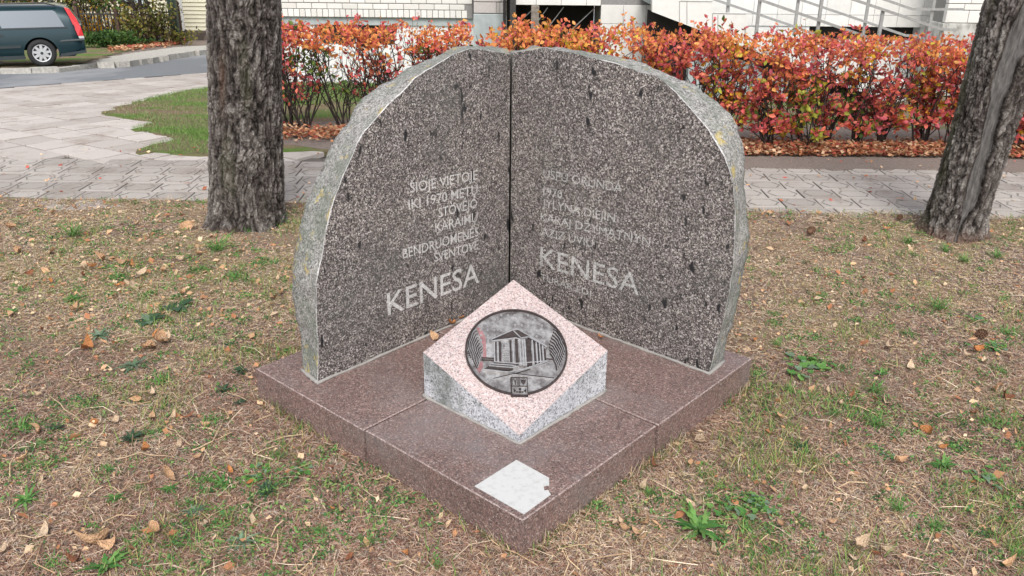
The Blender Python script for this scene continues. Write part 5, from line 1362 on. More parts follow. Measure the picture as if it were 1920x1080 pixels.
o = strips('edge_grass', np.c_[xe_, ye_, lawn_z(xe_, ye_)], g.uniform(0, 2 * PI, n), g.uniform(.03, .085, n), g.uniform(.0010, .0022, n), 0, c * g.uniform(.7, 1.2, (n, 1)), M['blade'], 33, curve=.9, upright=1.05); tag(o, 'green and dry blades growing against the sides of the plinth', 'grass', None, 'stuff')
# longer dead stems
x, y, g = scatter(1500, 102, pw=1.6); n = len(x); i = g.integers(0, 99, n)
o = strips('dead_stems', np.c_[x, y, lawn_z(x, y) + g.uniform(.006, .018, n)], g.uniform(0, 2 * PI, n), g.uniform(.06, .19, n), g.uniform(.0008, .0019, n), g.uniform(0, .014, n), P_ST[i % 5] * g.uniform(.7, 1.15, (n, 1)), M['straw'], 2, curve=.5)
tag(o, 'long dead grass stems lying tangled over the lawn', 'dead grass', None, 'stuff')
# grass: sparse green blades
x, y, g = scatter(120000, 103, pw=1.2)
cl = fbm(x * 2.6, y * 2.6, o=4, s=70); cl2 = fbm(x * .8 + 9, y * .8, o=3, s=71)
den = .05 + .75 * sstep(.54, .68, cl) * sstep(.38, .56, cl2)
den += .35 * (x < -1.) * sstep(3.6, 4.6, y) * sstep(.42, .58, cl); den += .14 * (x > 1.2) * sstep(.48, .6, cl)
den *= 1 - .85 * sandy(x, y)
den += .8 * sstep(lawn_edge(x) - .20, lawn_edge(x) - .04, y)
k = g.random(len(x)) < den * .95; x, y = x[k], y[k]; n = len(x)
P_G = np.array([(.10, .21, .04), (.16, .30, .06), (.08, .17, .05), (.24, .36, .09), (.32, .36, .11), (.46, .40, .17)])
i = g.integers(0, 6, n); dry = (y > lawn_edge(x) - .2) & (g.random(n) < .6); c = P_G[i] ; c = np.where(dry[:, None], P_ST[i % 5] * .9, c)
o = strips('grass', np.c_[x, y, lawn_z(x, y) + .002], g.uniform(0, 2 * PI, n), g.uniform(.025, .070, n), g.uniform(.0011, .0024, n), 0, c * g.uniform(.75, 1.25, (n, 1)), M['blade'], 3, curve=.9, upright=.95)
tag(o, 'sparse short green grass growing through the dry litter', 'grass', None, 'stuff'); print('grass', n)
# seedlings and clover too small and many to count
x, y, g = scatter(5200, 105, pw=1.01); cl = fbm(x * 1.9, y * 1.9, o=4, s=72); k = g.random(len(x)) < np.clip(sstep(.48, .60, cl) + .30 * (x > 1.4) + .35 * (x < -1.1) * (y > 3.6), .03, 1) * (1 - sandy(x, y)); x, y = x[k], y[k]
nc = 15; X2 = np.repeat(x, nc) + g.normal(0, .019, len(x) * nc); Y2 = np.repeat(y, nc) + g.normal(0, .019, len(x) * nc); n = len(X2); kk = ~in_plinth(X2, Y2, .004); X2, Y2 = X2[kk], Y2[kk]; n = len(X2)
cc = np.array([(.08, .20, .06), (.13, .28, .07), (.19, .34, .10), (.06, .13, .05), (.28, .36, .13)])[(np.repeat(g.integers(0, 5, len(x)), nc)[kk] + (g.random(n) < .3)) % 5] * g.uniform(.75, 1.25, (n, 1))
o = leaf_cloud('seedlings', np.c_[X2, Y2, lawn_z(X2, Y2) + .006 + g.uniform(0, .01, n)], g.normal(size=(n, 3)) * np.array([1, 1, .3]) + np.array([0, 0, .35]), .017, cc, M['blade'], None, .42, .2, 7)
tag(o, 'small green seedlings and clover dotted through the dry lawn', 'ground cover', None, 'stuff')
# turf blades on the strip left of the trunk and behind the hedge
g = np.random.default_rng(8); X_ = g.uniform(-5.3, 2.5, 150000); Y_ = g.uniform(8.0, 15, 150000)
kk = np.array([inpoly(a_, b_, grass_outline) for a_, b_ in zip(X_, Y_)]) & ((Y_ > 10.3) | (X_ < -2.8)); X_, Y_ = X_[kk], Y_[kk]
brn = np.maximum(sstep(.53, .62, fbm(X_ * .9, Y_ * 1.3, o=4, s=33)), np.exp(-((Y_ - 11.0 - .3 * np.sin(X_ * 2)) / .5) ** 2) * .9); kk = g.random(len(X_)) > brn * .8; X_, Y_, brn = X_[kk], Y_[kk], brn[kk]; n = len(X_)
P_T = np.array([(.10, .22, .045), (.15, .29, .06), (.20, .34, .08), (.27, .34, .12)]); c = P_T[g.integers(0, 4, n)]; c = np.where((g.random(n) < brn * .7)[:, None], P_ST[g.integers(0, 5, n)] * .6, c)
o = strips('turf_blades', np.c_[X_, Y_, tzn(Y_) + .018], g.uniform(0, 2 * PI, n), g.uniform(.015, .045, n), g.uniform(.0015, .003, n), 0, c * g.uniform(.75, 1.2, (n, 1)), M['blade'], 4, curve=.8, upright=1.0)
tag(o, 'short green turf beside the paved forecourt and behind the hedge', 'grass', None, 'stuff')

# ---- leaf litter that nobody could count: banks of leaves under the hedges and crumbs over the lawn
def leaf_verts(rr, L, W, curl, fold, stem=True):
    """one curled leaf lying on the ground: 5x3 grid plus a stalk"""
    vs = []; fs = []; nu, nv = 6, 5
    for a_ in range(nu):
        t = a_ / (nu - 1); w = W * (math.sin(PI * min(1, t * .93 + .07)) ** .75) * (1 - .25 * t)
        for b_ in range(nv):
            s = (b_ / (nv - 1) - .5) * 2
            x_ = (t - .5) * L; y_ = s * w * .5; z_ = curl * L * (t - .45) ** 2 * 1.6 + fold * (abs(s) ** 1.5) * w + .05 * L * math.sin(t * 7 + s * 3 + curl * 9) + (.02 * L if (a_ + b_) % 2 else 0)
            vs.append((x_, y_, z_))
    for a_ in range(nu - 1):
        for b_ in range(nv - 1):
            i = a_ * nv + b_; fs.append((i, i + 1, i + nv + 1, i + nv))
    if stem:
        n = len(vs); p = Vector((-L * .5, 0, curl * L * .3)); q = p + Vector((-L * .35, rr.uniform(-.1, .1) * L, -.02 * L)); vs += [tuple(p + Vector((0, .0012, 0))), tuple(p - Vector((0, .0012, 0))), tuple(q)]; fs.append((n, n + 1, n + 2))
    return vs, fs
def litter(name, pts, sizes, cols, seed, label, cat, parent=None):
    g = np.random.default_rng(seed); n = len(pts)
    d = g.normal(size=(n, 3)) * np.array([1, 1, .28])
    C = cols
    lc = leaf_cloud(name, pts, d, 1., C, M['dryleaf'], None, .68, .35, seed)
    return tag(lc, label, cat, None, 'stuff')
def litter2(name, pts, sz, cols, seed, label):
    g = np.random.default_rng(seed); n = len(pts); d = g.normal(size=(n, 3)) * np.array([1, 1, .25]); d /= np.linalg.norm(d, axis=1)[:, None]
    up_ = g.normal(size=(n, 3)) * .45 + np.array([0, 0, 1]); s = np.cross(d, up_); s /= np.linalg.norm(s, axis=1)[:, None]; q = np.cross(s, d)
    L = sz[:, None]; w = L * g.uniform(.28, .42, (n, 1)); cu = g.uniform(-.15, .45, (n, 1)) * L
    V = np.stack([pts - d * L / 2, pts + s * w + q * cu * .6, pts + d * L * .55 + q * cu, pts - s * w + q * cu * .9], 1).reshape(-1, 3)
    i = np.arange(n)[:, None] * 4; F = np.concatenate([i + np.array([0, 1, 2]), i + np.array([0, 2, 3])], 0)
    o = from_arrays(name, V, F, M['dryleaf'], None, False, np.repeat(cols, 4, 0)); return tag(o, label, 'leaf litter', None, 'stuff')
P_LB = np.array([(.42, .17, .08), (.50, .24, .12), (.33, .12, .06), (.56, .32, .18), (.45, .10, .07), (.62, .42, .26)])
g = np.random.default_rng(55); n = 9000; X_ = g.uniform(.9, 6.2, n); Y_ = 8.30 + np.abs(g.normal(0, .35, n)); Z_ = tzn(Y_) + .03 + g.uniform(0, .07, n) * np.exp(-((Y_ - 8.6) / .35) ** 2)
litter2('leaf_litter', np.c_[X_, Y_, Z_], g.uniform(.03, .065, n), P_LB[g.integers(0, 6, n)] * g.uniform(.6, 1.2, (n, 1)), 5, 'bank of fallen brown and orange leaves under the long right hedge')
n = 1800; X_ = g.uniform(-3.1, -1.3, n); Y_ = 9.15 + g.normal(0, .22, n); Z_ = tzn(Y_) + .03 + g.uniform(0, .05, n)
litter2('leaf_litter', np.c_[X_, Y_, Z_], g.uniform(.03, .065, n), P_LB[g.integers(0, 6, n)] * g.uniform(.6, 1.2, (n, 1)), 6, 'fallen orange leaves under the bare stems of the left hedge')
n = 260; X_ = g.uniform(-4.6, 5.5, n); Y_ = g.uniform(6.6, 8.4, n) ** 1.; 
litter2('leaf_litter', np.c_[X_, Y_, tzn(Y_) + np.where(Y_ > 7.8, .032, .008)], g.uniform(.02, .05, n), P_LB[g.integers(2, 6, n)] * g.uniform(.8, 1.5, (n, 1)), 7, 'scattered small leaves on the paved footpath')
x, y, g = scatter(8200, 104, y0=2.2, pw=.4); n = len(x); k = g.random(n) < (.22 + .5 * straw_zone(x, y) * (x < -.5) + .25 * straw_zone(x, y)); x, y = x[k], y[k]; n = len(x)
P_TAN = np.array([(.70, .42, .24), (.76, .53, .33), (.56, .29, .15), (.80, .60, .40), (.46, .20, .10)])
litter2('leaf_crumbs', np.c_[x, y, lawn_z(x, y) + .012], g.uniform(.010, .030, n) * np.where(g.random(n) < .2, 1.9, 1.), P_TAN[g.integers(0, 5, n)] * g.uniform(.75, 1.15, (n, 1)), 8, 'crumbled bits of dry leaves scattered over the lawn')
n = 700; X_ = g.uniform(-9.4, -6.2, n); 
fence_px = [gr(g.uniform(190, 350), 0) if False else None for _ in range(0)]
pts = []
for k_ in range(900):
    px_ = g.uniform(205, 350); py_ = np.interp(px_, [205, 350], [101, 84]) + g.normal(0, 2.6); P = gr(px_, py_); pts.append((P.x, P.y, P.z + .1 + g.uniform(0, .04)))
litter2('leaf_litter', np.array(pts), g.uniform(.07, .13, 900), P_LB[g.integers(0, 6, 900)] * g.uniform(.8, 1.2, (900, 1)), 9, 'orange brown fallen leaves below the fence across the street')
bn = [gr(g.uniform(160, 330), 0) for _ in range(0)]

# ================================================================== FALLEN LEAVES, CONES, TWIGS (each one a thing)
def lawn_at(px_, py_):
    P = atz(px_, py_, .004)
    if bool(in_plinth(np.array(P.x), np.array(P.y), .0)): return atz(px_, py_, TH + .002), True
    P.z = float(lawn_z(np.array([P.x]), np.array([P.y]))[0]); return P, False
rr = random.Random(12); LM = []
LC = {'tan': (.74, .46, .27), 'pale': (.82, .61, .42), 'brown': (.36, .15, .08), 'orange': (.68, .29, .11)}
for k_ in range(10):
    v_, f_ = leaf_verts(rr, 1., rr.uniform(.45, .75), rr.uniform(.5, 1.5), rr.uniform(-.1, .75))
    LM.append((v_, f_))
leafmesh = {}
for cn, cc in LC.items():
    m = NT('leaf_' + cn, .6, .25); v = m.co()
    m.color(m.mix(1., m.mix(m.rand(), tuple(q * .8 for q in cc), tuple(min(1, q * 1.15) for q in cc)), m.ramp(m.noise(v, 4, 5, .7), [(.3, .72), (.7, 1.12)]), 'MULTIPLY')); m.bump(m.noise(v, 9, 4), .6, .1)
    for k_, (v_, f_) in enumerate(LM):
        me = bpy.data.meshes.new('fallen_leaf'); me.from_pydata(v_, [], f_); me.materials.append(m.m)
        for p in me.polygons: p.use_smooth = True
        leafmesh[cn, k_] = me
def region(px_, py_):
    if py_ < 560: return ('upper left lawn' if px_ < 560 else 'upper right lawn')
    if px_ < 480 and py_ < 760: return 'lawn left of the left stone'
    if px_ < 300: return 'lower left lawn'
    if px_ < 760: return 'lawn before the plinth, left'
    if px_ < 1300: return 'lawn before the plinth, right'
    if px_ < 1640: return 'lawn right of the plinth'
    return 'lawn at the right edge'
leaves = [  # px, py, apparent length px, colour, own label
    (177, 1031, 62, 'tan', 'largest curled tan leaf, standing on edge in the lower left corner'), (212, 1026, 40, 'tan', 'tan leaf just right of the largest curled one in the lower left corner'), (145, 1055, 36, 'brown', 'rolled brownish leaf at the bottom edge beside the green rosette'),
    (76, 807, 36, 'tan', 'crescent shaped pale leaf beside the green clump at the left edge'), (43, 865, 28, 'tan', None), (71, 904, 26, 'pale', 'small pale leaf standing upright at the far left'), (300, 648, 40, 'tan', 'biggest leaf in the heap of tan leaves left of the left stone'),
    (283, 655, 34, 'tan', None), (318, 645, 30, 'pale', None), (292, 638, 30, 'orange', None), (272, 656, 24, 'tan', None), (166, 658, 34, 'orange', 'orange brown leaf under the pale green rosette left of the memorial'), (178, 709, 26, 'tan', None), (287, 741, 28, 'pale', None), (258, 748, 26, 'tan', None),
    (181, 797, 24, 'orange', None), (216, 794, 22, 'pale', None), (285, 782, 22, 'tan', None), (326, 784, 22, 'pale', None), (352, 786, 26, 'brown', 'dark brown curled leaf in the tangle of dead stems'), (382, 799, 20, 'tan', None), (274, 846, 24, 'orange', 'rounded orange leaf ball among the dead stems'), (336, 838, 22, 'pale', None),
    (368, 862, 20, 'tan', None), (316, 898, 38, 'tan', 'folded tan leaf above a small green tuft in the lower left'), (294, 1001, 36, 'tan', 'long narrow tan leaf lying diagonally on bare sand'), (140, 1005, 22, 'pale', None), (84, 1003, 40, 'pale', 'pale folded leaf on two crossing straws in the lower left'), (5, 1041, 30, 'pale', 'pale leaf cut by the left edge near the bottom'),
    (92, 865, 20, 'pale', None), (76, 748, 20, 'pale', None), (130, 860, 16, 'tan', None), (387, 986, 22, 'pale', None), (247, 1045, 22, 'tan', None), (431, 886, 22, 'orange', None), (470, 906, 16, 'orange', 'small pinkish orange leaf left of the plinth corner weeds'),
    (39, 474, 22, 'tan', None), (99, 476, 24, 'tan', None), (197, 490, 30, 'tan', 'rounded plump tan leaf in the upper left lawn'), (155, 508, 24, 'pale', None), (171, 506, 20, 'orange', None), (227, 495, 26, 'tan', None), (248, 499, 18, 'orange', None), (264, 519, 30, 'pale', None), (306, 512, 24, 'tan', None), (370, 481, 18, 'tan', None), (341, 491, 18, 'pale', None),
    (455, 473, 18, 'tan', None), (522, 530, 16, 'pale', None), (509, 544, 22, 'pale', None), (528, 556, 18, 'tan', None), (513, 563, 18, 'tan', None), (493, 651, 22, 'tan', None), (156, 521, 18, 'brown', None), (97, 533, 16, 'orange', None), (118, 540, 16, 'tan', None), (219, 539, 14, 'orange', None), (251, 537, 26, 'pale', None),
    (341, 555, 22, 'tan', None), (80, 622, 14, 'brown', None), (140, 586, 26, 'tan', None), (354, 428, 30, 'tan', 'tan leaf against the foot of the upright trunk'), (258, 424, 16, 'tan', None), (98, 402, 22, 'tan', None), (38, 400, 18, 'pale', None), (17, 430, 24, 'tan', None), (55, 517, 18, 'brown', None), (22, 594, 20, 'tan', None), (495, 427, 16, 'orange', None),
    (1665, 658, 26, 'pale', None), (1682, 869, 32, 'tan', 'square curled tan leaf beside ground ivy at the right'), (1743, 811, 28, 'orange', 'orange tan leaf standing above the right lawn centre'), (1657, 762, 30, 'pale', None), (1596, 748, 22, 'brown', None), (1549, 736, 18, 'pale', None), (1461, 787, 20, 'tan', None), (1574, 764, 14, 'pale', None), (1706, 695, 24, 'pale', None),
    (1812, 673, 20, 'pale', None), (1843, 687, 24, 'pale', None), (1828, 661, 26, 'orange', None), (1881, 752, 26, 'brown', 'dark brown curled leaf in green weeds at the right edge'), (1861, 740, 24, 'tan', None), (1765, 844, 22, 'orange', None), (1822, 909, 14, 'orange', None), (1834, 933, 18, 'pale', None), (1886, 981, 20, 'tan', None), (1863, 1001, 22, 'tan', None),
    (1886, 1068, 36, 'tan', 'large tan leaf at the bottom right corner'), (1559, 984, 22, 'tan', None), (1608, 1031, 44, 'pale', 'long pale rolled leaf near the bottom right'), (1606, 1055, 26, 'pale', None), (1666, 1036, 26, 'pale', None), (1641, 1044, 20, 'brown', None), (1787, 1035, 16, 'tan', None), (1466, 991, 22, 'tan', None), (1507, 921, 18, 'pale', None), (1494, 912, 22, 'tan', None),
    (1902, 821, 18, 'tan', None), (1910, 942, 26, 'pale', None), (1822, 783, 16, 'brown', None), (1312, 834, 32, 'pale', 'pale leaf lying beside the right slab of the plinth'), (1229, 877, 28, 'brown', 'brown leaf tucked under the front right edge of the plinth'), (1203, 918, 34, 'pale', 'pale leaf on a green blade against the right face of the plinth'), (1294, 949, 24, 'pale', 'pale leaf at the top of the large green weed'), (1153, 986, 16, 'pale', None),
    (1170, 995, 22, 'tan', None), (1192, 1001, 24, 'tan', None), (1213, 987, 28, 'tan', 'largest of the group of small tan leaves in front of the plinth'), (1205, 1015, 22, 'tan', None), (1165, 982, 16, 'pale', None), (766, 1043, 18, 'orange', None), (1338, 1037, 30, 'pale', 'pale leaf below the large green weed'), (641, 961, 20, 'tan', None), (623, 959, 12, 'orange', None), (656, 1053, 22, 'brown', None), (1292, 872, 16, 'tan', None),
    (1414, 643, 12, 'orange', None), (1466, 455, 16, 'tan', None), (1660, 430, 16, 'orange', None), (1560, 415, 20, 'pale', None), (1620, 455, 14, 'brown', None), (1437, 548, 18, 'tan', None), (1445, 400, 18, 'tan', None), (1640, 405, 14, 'tan', None),
    (859, 601, 22, 'orange', 'orange leaf wedged on the plinth behind the pink block'), (846, 611, 22, 'orange', 'lower orange leaf on the plinth behind the pink block'), (815, 634, 26, 'tan', 'tan leaf on the plinth left of the pink block'), (1127, 636, 16, 'orange', 'tiny orange leaf on the plinth right of the pink block')]
NAMED = []
cnam = {'tan': 'tan', 'pale': 'straw coloured', 'brown': 'dark brown', 'orange': 'orange brown'}
for k_, (px_, py_, lp, cn, lab) in enumerate(leaves):
    P, onp = lawn_at(px_, py_); dpt = (P - C0).dot(fw); L = lp / FPX * dpt * .95
    o = bpy.data.objects.new('fallen_leaf', leafmesh[cn, (k_ * 7) % 10]); COL.objects.link(o); o.location = P + Vector((0, 0, (.003 if onp else .013) + L * .12)); o.scale = (L, L, L)
    st_ = lab and ('upright' in lab or 'on edge' in lab or 'above the' in lab)
    o.rotation_euler = (rr.gauss(0, .45) if not st_ else 1.1, rr.gauss(0, .28), rr.uniform(0, 2 * PI))
    rg_ = region(px_, py_)
    tag(o, lab or '', 'fallen leaf', f'fallen {cn} leaves on the {rg_}' if not lab else 'single fallen leaves around the memorial'); NAMED.append((o, px_, f'small {cnam[cn]} leaf', rg_, lab))
# cones
m = NT('brown_cone_scale', .8, .2); m.color(m.ramp(m.noise(m.co(), 60, 4), [(.3, (.10, .055, .035)), (.7, (.24, .14, .09))])); M['cone'] = m.m
def cone_(px_, py_, L, lab, s):
    P = atz(px_, py_, 0); root = empty('pine_cone', tuple(P + Vector((0, 0, .012 + L * .3))), rr.uniform(0, 6)); root.rotation_euler = (1.45, .1, rr.uniform(0, 6)); tag(root, lab, 'pine cone', 'pine cones on the lawn')
    c_ = MB(); c_.tube([(0, 0, -L / 2), (0, 0, -L * .3), (0, 0, L * .1), (0, 0, L / 2)], [L * .1, L * .22, L * .2, L * .04], 8); c_.build('core', M['cone'], root)
    s_ = MB()
    for k_ in range(54):
        t = k_ / 54; a_ = k_ * 2.39996; z = L * (-.48 + .94 * t); r_ = L * .36 * (math.sin(PI * (t * .86 + .12)) ** .7); ca, sa = math.cos(a_), math.sin(a_); w = L * .085
        p0 = Vector((ca * r_ * .35, sa * r_ * .35, z)); tip = Vector((ca * r_, sa * r_, z + L * .05)); sd2 = Vector((-sa, ca, 0)) * w
        s_.add([p0 - sd2 * .5, p0 + sd2 * .5, tip + sd2, tip - sd2, tip + Vector((0, 0, L * .03)) + sd2 * .7, tip + Vector((0, 0, L * .03)) - sd2 * .7, p0 + Vector((0, 0, L * .04))], [(0, 1, 2, 3), (3, 2, 4, 5), (5, 4, 6), (0, 3, 5, 6), (1, 6, 4, 2)])
    s_.build('scales', M['cone'], root)
cone_(1520, 441, .085, 'large open pine cone lying between the right stone and the leaning tree', 1); cone_(1686, 414, .06, 'smaller dark pine cone next to the footpath, left of the leaning tree', 2); cone_(1838, 636, .075, 'reddish brown pine cone among green weeds near the right edge', 3)
# twigs
def twig(pts_px, r_, lab, n=1):
    pts = []
    for px_, py_ in pts_px:
        P, _ = lawn_at(px_, py_); P.z += .016; pts.append(P)
    fine = []
    for p, q in zip(pts[:-1], pts[1:]):
        for t in (0, .33, .66): fine.append(p.lerp(q, t) + Vector((rr.uniform(-.004, .004), rr.uniform(-.004, .004), rr.uniform(0, .006))))
    fine.append(pts[-1]); o = MB().tube(fine, [r_ * (1 - .5 * i / len(fine)) for i in range(len(fine))], 5).build('dry_stalk', M['stalk'], None, True); tag(o, lab, 'dry stalk')
M['stalk'] = flat('dry_stalk', (.50, .37, .24), .85, scale=40, var=.3)
twig([(222, 862), (262, 852), (285, 858), (330, 862)], .003, 'long pale dry stalk in the lower left, running into the leaf ball')
twig([(362, 850), (400, 830), (418, 792)], .0035, 'thick bent dry stalk rising to the right in the dead stem tangle'); twig([(302, 800), (330, 812), (350, 835), (372, 838)], .003, 'curved dry stalk in the middle of the dead stem tangle')
twig([(95, 748), (122, 770), (150, 790), (172, 797)], .003, 'thin dark stalk lying left of the dead stem tangle'); twig([(36, 1009), (70, 1015), (108, 1004)], .003, 'straw crossing under the pale folded leaf at lower left')
twig([(475, 857), (520, 838), (530, 826)], .0025, 'thin grey stalk beside the left corner of the plinth'); twig([(133, 800), (150, 812), (170, 796), (140, 818)], .0022, 'kinked pale stalk near the left edge')
twig([(1652, 688), (1690, 695), (1702, 716)], .0022, 'thin pale stalk in the upper right lawn'); twig([(1485, 905), (1510, 914), (1530, 925)], .003, 'short pale stalk beside two leaves right of the plinth')
twig([(1840, 650), (1870, 662), (1895, 668)], .003, 'pale stalk below the reddish pine cone'); twig([(125, 708), (145, 718), (165, 712)], .003, 'short brown stalk left of the heap of tan leaves')
twig([(200, 648), (260, 636), (335, 640)], .0022, 'long thin straw lying across the lawn beside the leaf heap')

# ================================================================== WEEDS
def weed_mesh(kind, s):
    r_ = random.Random(s); vs, fs, cs = [], [], []
    def blade(base, az, el, L, w, col, drop=.5, lobed=0, segs=4):
        n0 = len(vs); d = Vector((math.cos(az), math.sin(az), 0)); sd = Vector((-d.y, d.x, 0)); p = Vector(base); e_ = el
        for k in range(segs + 1):
            t = k / segs; ww = w * (math.sin(PI * min(.97, t * .85 + .12)))
            if lobed and k % 2: ww *= .45
            vs.append(tuple(p + sd * ww)); vs.append(tuple(p - sd * ww)); c_ = [q * r_.uniform(.9, 1.1) for q in col]; cs.append(c_); cs.append(c_)
            p = p + (d * math.cos(e_) + Vector((0, 0, math.sin(e_)))) * L / segs; e_ -= drop / segs
        for k in range(segs): i = n0 + 2 * k; fs.append((i, i + 1, i + 3, i + 2))
    G = [(.06, .16, .035), (.08, .21, .05), (.12, .26, .065), (.17, .32, .085)]; DG = [(.03, .065, .035), (.045, .09, .045), (.06, .11, .06)]; PG = [(.16, .24, .15), (.22, .30, .20), (.12, .20, .11)]
    if kind == 'tuft':
        for k in range(46): blade((r_.gauss(0, .10), r_.gauss(0, .10), 0), r_.uniform(0, 6.28), r_.uniform(.5, 1.3), r_.uniform(.4, 1.0), .016, r_.choice(G[1:]), 1.1)
    elif kind in ('rosette', 'dark', 'pale'):
        pal = {'rosette': G, 'dark': DG, 'pale': PG}[kind]
        for k in range(26): blade((r_.gauss(0, .05), r_.gauss(0, .05), 0), k * 2.4 + r_.uniform(-.3, .3), r_.uniform(.15, .9), r_.uniform(.35, .75), r_.uniform(.05, .085), r_.choice(pal), .8, lobed=1, segs=7)
    elif kind == 'feathery':
        for k in range(90):
            b = (r_.gauss(0, .26), r_.gauss(0, .26), 0); blade(b, r_.uniform(0, 6.28), r_.uniform(.3, 1.3), r_.uniform(.15, .36), .026, r_.choice(G), .9, lobed=1, segs=5)
    elif kind == 'ivy':
        for k in range(30):
            b = Vector((r_.gauss(0, .32), r_.gauss(0, .28), r_.uniform(.05, .14))); R_ = r_.uniform(.07, .14); n0 = len(vs); col = r_.choice(G[1:] + PG[:1]); tl = Vector((r_.gauss(0, .3), r_.gauss(0, .3) - .15, 1)).normalized(); a0 = tl.orthogonal().normalized(); b0 = tl.cross(a0)
            vs.append(tuple(b)); cs.append(col)
            for q in range(9): t = 2 * PI * q / 9; rad = R_ * (1. if q % 3 else .8) * (.55 if q == 0 else 1); vs.append(tuple(b + a0 * math.cos(t) * rad + b0 * math.sin(t) * rad + tl * .015)); cs.append([z * 1.08 for z in col])
            for q in range(9): fs.append((n0, n0 + 1 + q, n0 + 1 + (q + 1) % 9))
            n0 = len(vs); vs.extend([(b.x, b.y, b.z), (b.x + .008, b.y, b.z), (b.x * .4, b.y * .4, 0)]); cs.extend([col] * 3); fs.append((n0, n0 + 1, n0 + 2))
    elif kind == 'broad':
        for k in range(9):
            az = k * .7 + r_.uniform(-.2, .2); blade((0, 0, 0), az, r_.uniform(.2, .7), r_.uniform(.6, .95), .20, r_.choice(DG[1:] + PG[:1]), .9, lobed=0, segs=6)
        for k in range(26): blade((r_.gauss(0, .3), r_.gauss(0, .3), 0), r_.uniform(0, 6.28), r_.uniform(.2, 1), r_.uniform(.15, .3), .03, r_.choice(G), .8, lobed=1, segs=4)
    me = bpy.data.meshes.new('weed'); me.from_pydata(vs, [], fs); ca = me.color_attributes.new('tint', 'FLOAT_COLOR', 'POINT')
    ca.data.foreach_set('color', np.c_[np.array(cs), np.ones(len(cs))].astype(np.float32).ravel()); me.materials.append(M['blade']); return me
WM = {(k, s): weed_mesh(k, s * 13 + 1) for k in ('tuft', 'rosette', 'dark', 'pale', 'feathery', 'ivy', 'broad') for s in range(4)}
kn = {'tuft': 'green grass tuft', 'rosette': 'jagged green weed', 'dark': 'dark green flat weed', 'pale': 'pale grey green weed', 'feathery': 'feathery green weed', 'ivy': 'ground ivy patch', 'broad': 'broad leaved weed'}
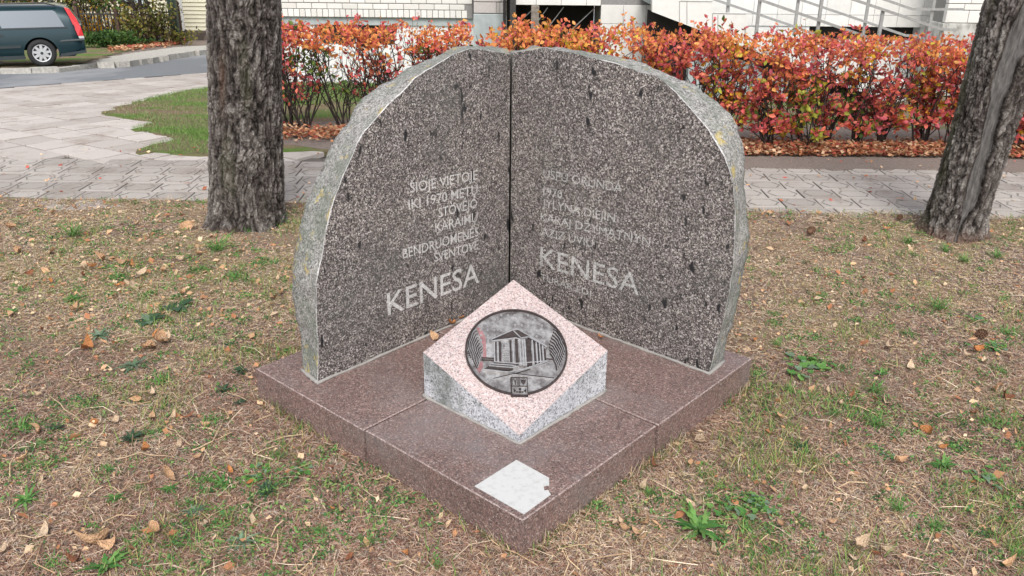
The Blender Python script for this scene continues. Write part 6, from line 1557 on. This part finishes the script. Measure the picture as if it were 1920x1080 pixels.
weeds = [(45, 795, 27, 'feathery', 'bright feathery weed clump at the left edge beside a crescent shaped leaf'), (106, 803, 15, 'dark', None), (75, 832, 16, 'feathery', None), (59, 874, 18, 'feathery', None), (49, 937, 24, 'rosette', 'jagged green rosette at the far left on sandy soil'), (200, 880, 20, 'feathery', None), (216, 935, 18, 'rosette', None), (261, 913, 11, 'feathery', None),
    (318, 917, 17, 'rosette', 'small jagged weed below the folded tan leaf'), (361, 958, 19, 'pale', None), (351, 940, 14, 'feathery', None), (379, 901, 20, 'feathery', None), (416, 906, 21, 'rosette', None), (499, 921, 22, 'dark', 'dark weed left of the plinth corner seam'), (401, 787, 24, 'feathery', 'feathery weed above the thick bent dry stalk'), (302, 709, 30, 'feathery', 'wide patch of feathery green below the leaf heap'),
    (250, 686, 26, 'pale', None), (245, 820, 22, 'dark', None), (287, 812, 24, 'feathery', None), (257, 990, 15, 'feathery', None), (251, 1019, 14, 'rosette', None), (200, 1062, 34, 'rosette', 'large rosette at the bottom edge under the largest curled leaf'), (105, 1055, 26, 'feathery', None), (454, 1019, 26, 'pale', None), (420, 731, 17, 'dark', None), (452, 697, 15, 'dark', None),
    (519, 852, 18, 'feathery', None), (481, 893, 24, 'ivy', None), (134, 443, 24, 'tuft', 'grass tuft in the upper left lawn'), (330, 576, 22, 'broad', 'broad leaved weed patch left of the left stone, farther one'), (280, 602, 18, 'broad', 'nearer pair of broad rounded leaves left of the left stone'), (187, 631, 22, 'pale', 'pale green open rosette above an orange brown leaf'), (137, 561, 18, 'rosette', None), (23, 587, 14, 'rosette', None),
    (432, 648, 14, 'dark', None), (519, 419, 17, 'tuft', 'grass tuft against the right foot of the upright trunk'), (464, 436, 12, 'tuft', None), (565, 888, 24, 'ivy', None), (505, 925, 15, 'feathery', None), (1307, 992, 50, 'rosette', 'largest green weed, in front of the right side of the plinth'), (1374, 958, 34, 'ivy', None), (1420, 957, 28, 'ivy', None), (1323, 890, 15, 'feathery', None),
    (1514, 693, 36, 'ivy', 'ground ivy patch right of the right corner of the plinth'), (1482, 732, 12, 'rosette', None), (1650, 703, 15, 'rosette', None), (1504, 840, 19, 'dark', None), (1641, 799, 24, 'tuft', None), (1641, 840, 12, 'ivy', None), (1664, 857, 16, 'ivy', None), (1804, 791, 13, 'feathery', None), (1858, 795, 20, 'feathery', None), (1806, 844, 19, 'feathery', None), (1767, 874, 24, 'rosette', None),
    (1845, 899, 30, 'ivy', 'ground ivy patch near the right edge'), (1885, 882, 18, 'feathery', None), (1873, 697, 17, 'feathery', None), (1861, 657, 22, 'ivy', None), (1906, 1041, 17, 'tuft', None), (1751, 990, 20, 'tuft', None), (1688, 958, 20, 'tuft', None), (1408, 942, 22, 'ivy', None), (1441, 962, 20, 'ivy', None), (1400, 998, 20, 'feathery', None), (1828, 1003, 14, 'feathery', None), (1760, 580, 24, 'tuft', 'bright grass tuft between the right stone and the lower pine cone'),
    (1830, 601, 18, 'ivy', None), (1893, 626, 24, 'feathery', None), (1705, 628, 16, 'feathery', None), (1415, 700, 16, 'feathery', 'small weed at the right corner of the plinth'), (1450, 590, 14, 'feathery', None), (1870, 482, 16, 'tuft', None), (1775, 470, 14, 'tuft', 'grass tuft at the foot of the leaning tree'), (1702, 455, 14, 'tuft', None), (1810, 490, 14, 'tuft', None), (1640, 740, 20, 'tuft', None), (1560, 780, 14, 'tuft', None),
    (450, 755, 12, 'dark', None), (1215, 925, 14, 'tuft', 'thin grass blades beside the right face of the plinth'), (820, 1062, 14, 'tuft', None), (690, 1020, 18, 'tuft', None), (600, 1000, 14, 'tuft', None), (1455, 650, 12, 'tuft', None), (1540, 560, 12, 'tuft', None), (40, 545, 16, 'feathery', None), (220, 520, 22, 'feathery', None), (410, 470, 26, 'tuft', None), (440, 520, 24, 'feathery', None), (380, 505, 20, 'feathery', None), (500, 495, 20, 'feathery', None)]
for k_, (px_, py_, r_, kd, lab) in enumerate(weeds):
    P, onp = lawn_at(px_, py_); dpt = (P - C0).dot(fw); s_ = r_ / FPX * dpt * 2.05
    o = bpy.data.objects.new('weed_plant', WM[kd, k_ % 4]); COL.objects.link(o); o.location = P + Vector((0, 0, .006)); o.scale = (s_, s_, s_ * .95); o.rotation_euler = (0, 0, rr.uniform(0, 6.28)); rg_ = region(px_, py_)
    tag(o, lab or '', 'weed', f'weeds of one kind on the {rg_}, {kd}' if not lab else 'single weeds around the memorial'); NAMED.append((o, px_, kn[kd], rg_, lab))
ORD = ['leftmost', 'second', 'third', 'fourth', 'fifth', 'sixth', 'seventh', 'eighth', 'ninth', 'tenth', 'eleventh', 'twelfth', 'thirteenth', 'fourteenth', 'fifteenth']
def number(items):
    gs = {}
    for it in items:
        if not it[4]: gs.setdefault((it[2], it[3]), []).append(it)
    for (nm, rg_), L in gs.items():
        L.sort(key=lambda t: t[1])
        for k_, it in enumerate(L):
            if len(L) == 1: it[0]['label'] = f'only {nm} on the {rg_}'
            elif k_ == 0: it[0]['label'] = f'leftmost {nm} on the {rg_}'
            elif k_ == len(L) - 1: it[0]['label'] = f'rightmost {nm} on the {rg_}'
            else: it[0]['label'] = f'{nm}, {ORD[k_]} from the left on the {rg_}'
number(NAMED)
for o in bpy.data.objects:
    if 'label' in o and len(o['label'].split()) > 16: print('LONG', o.name, o['label'])
print('objects', len(bpy.data.objects))
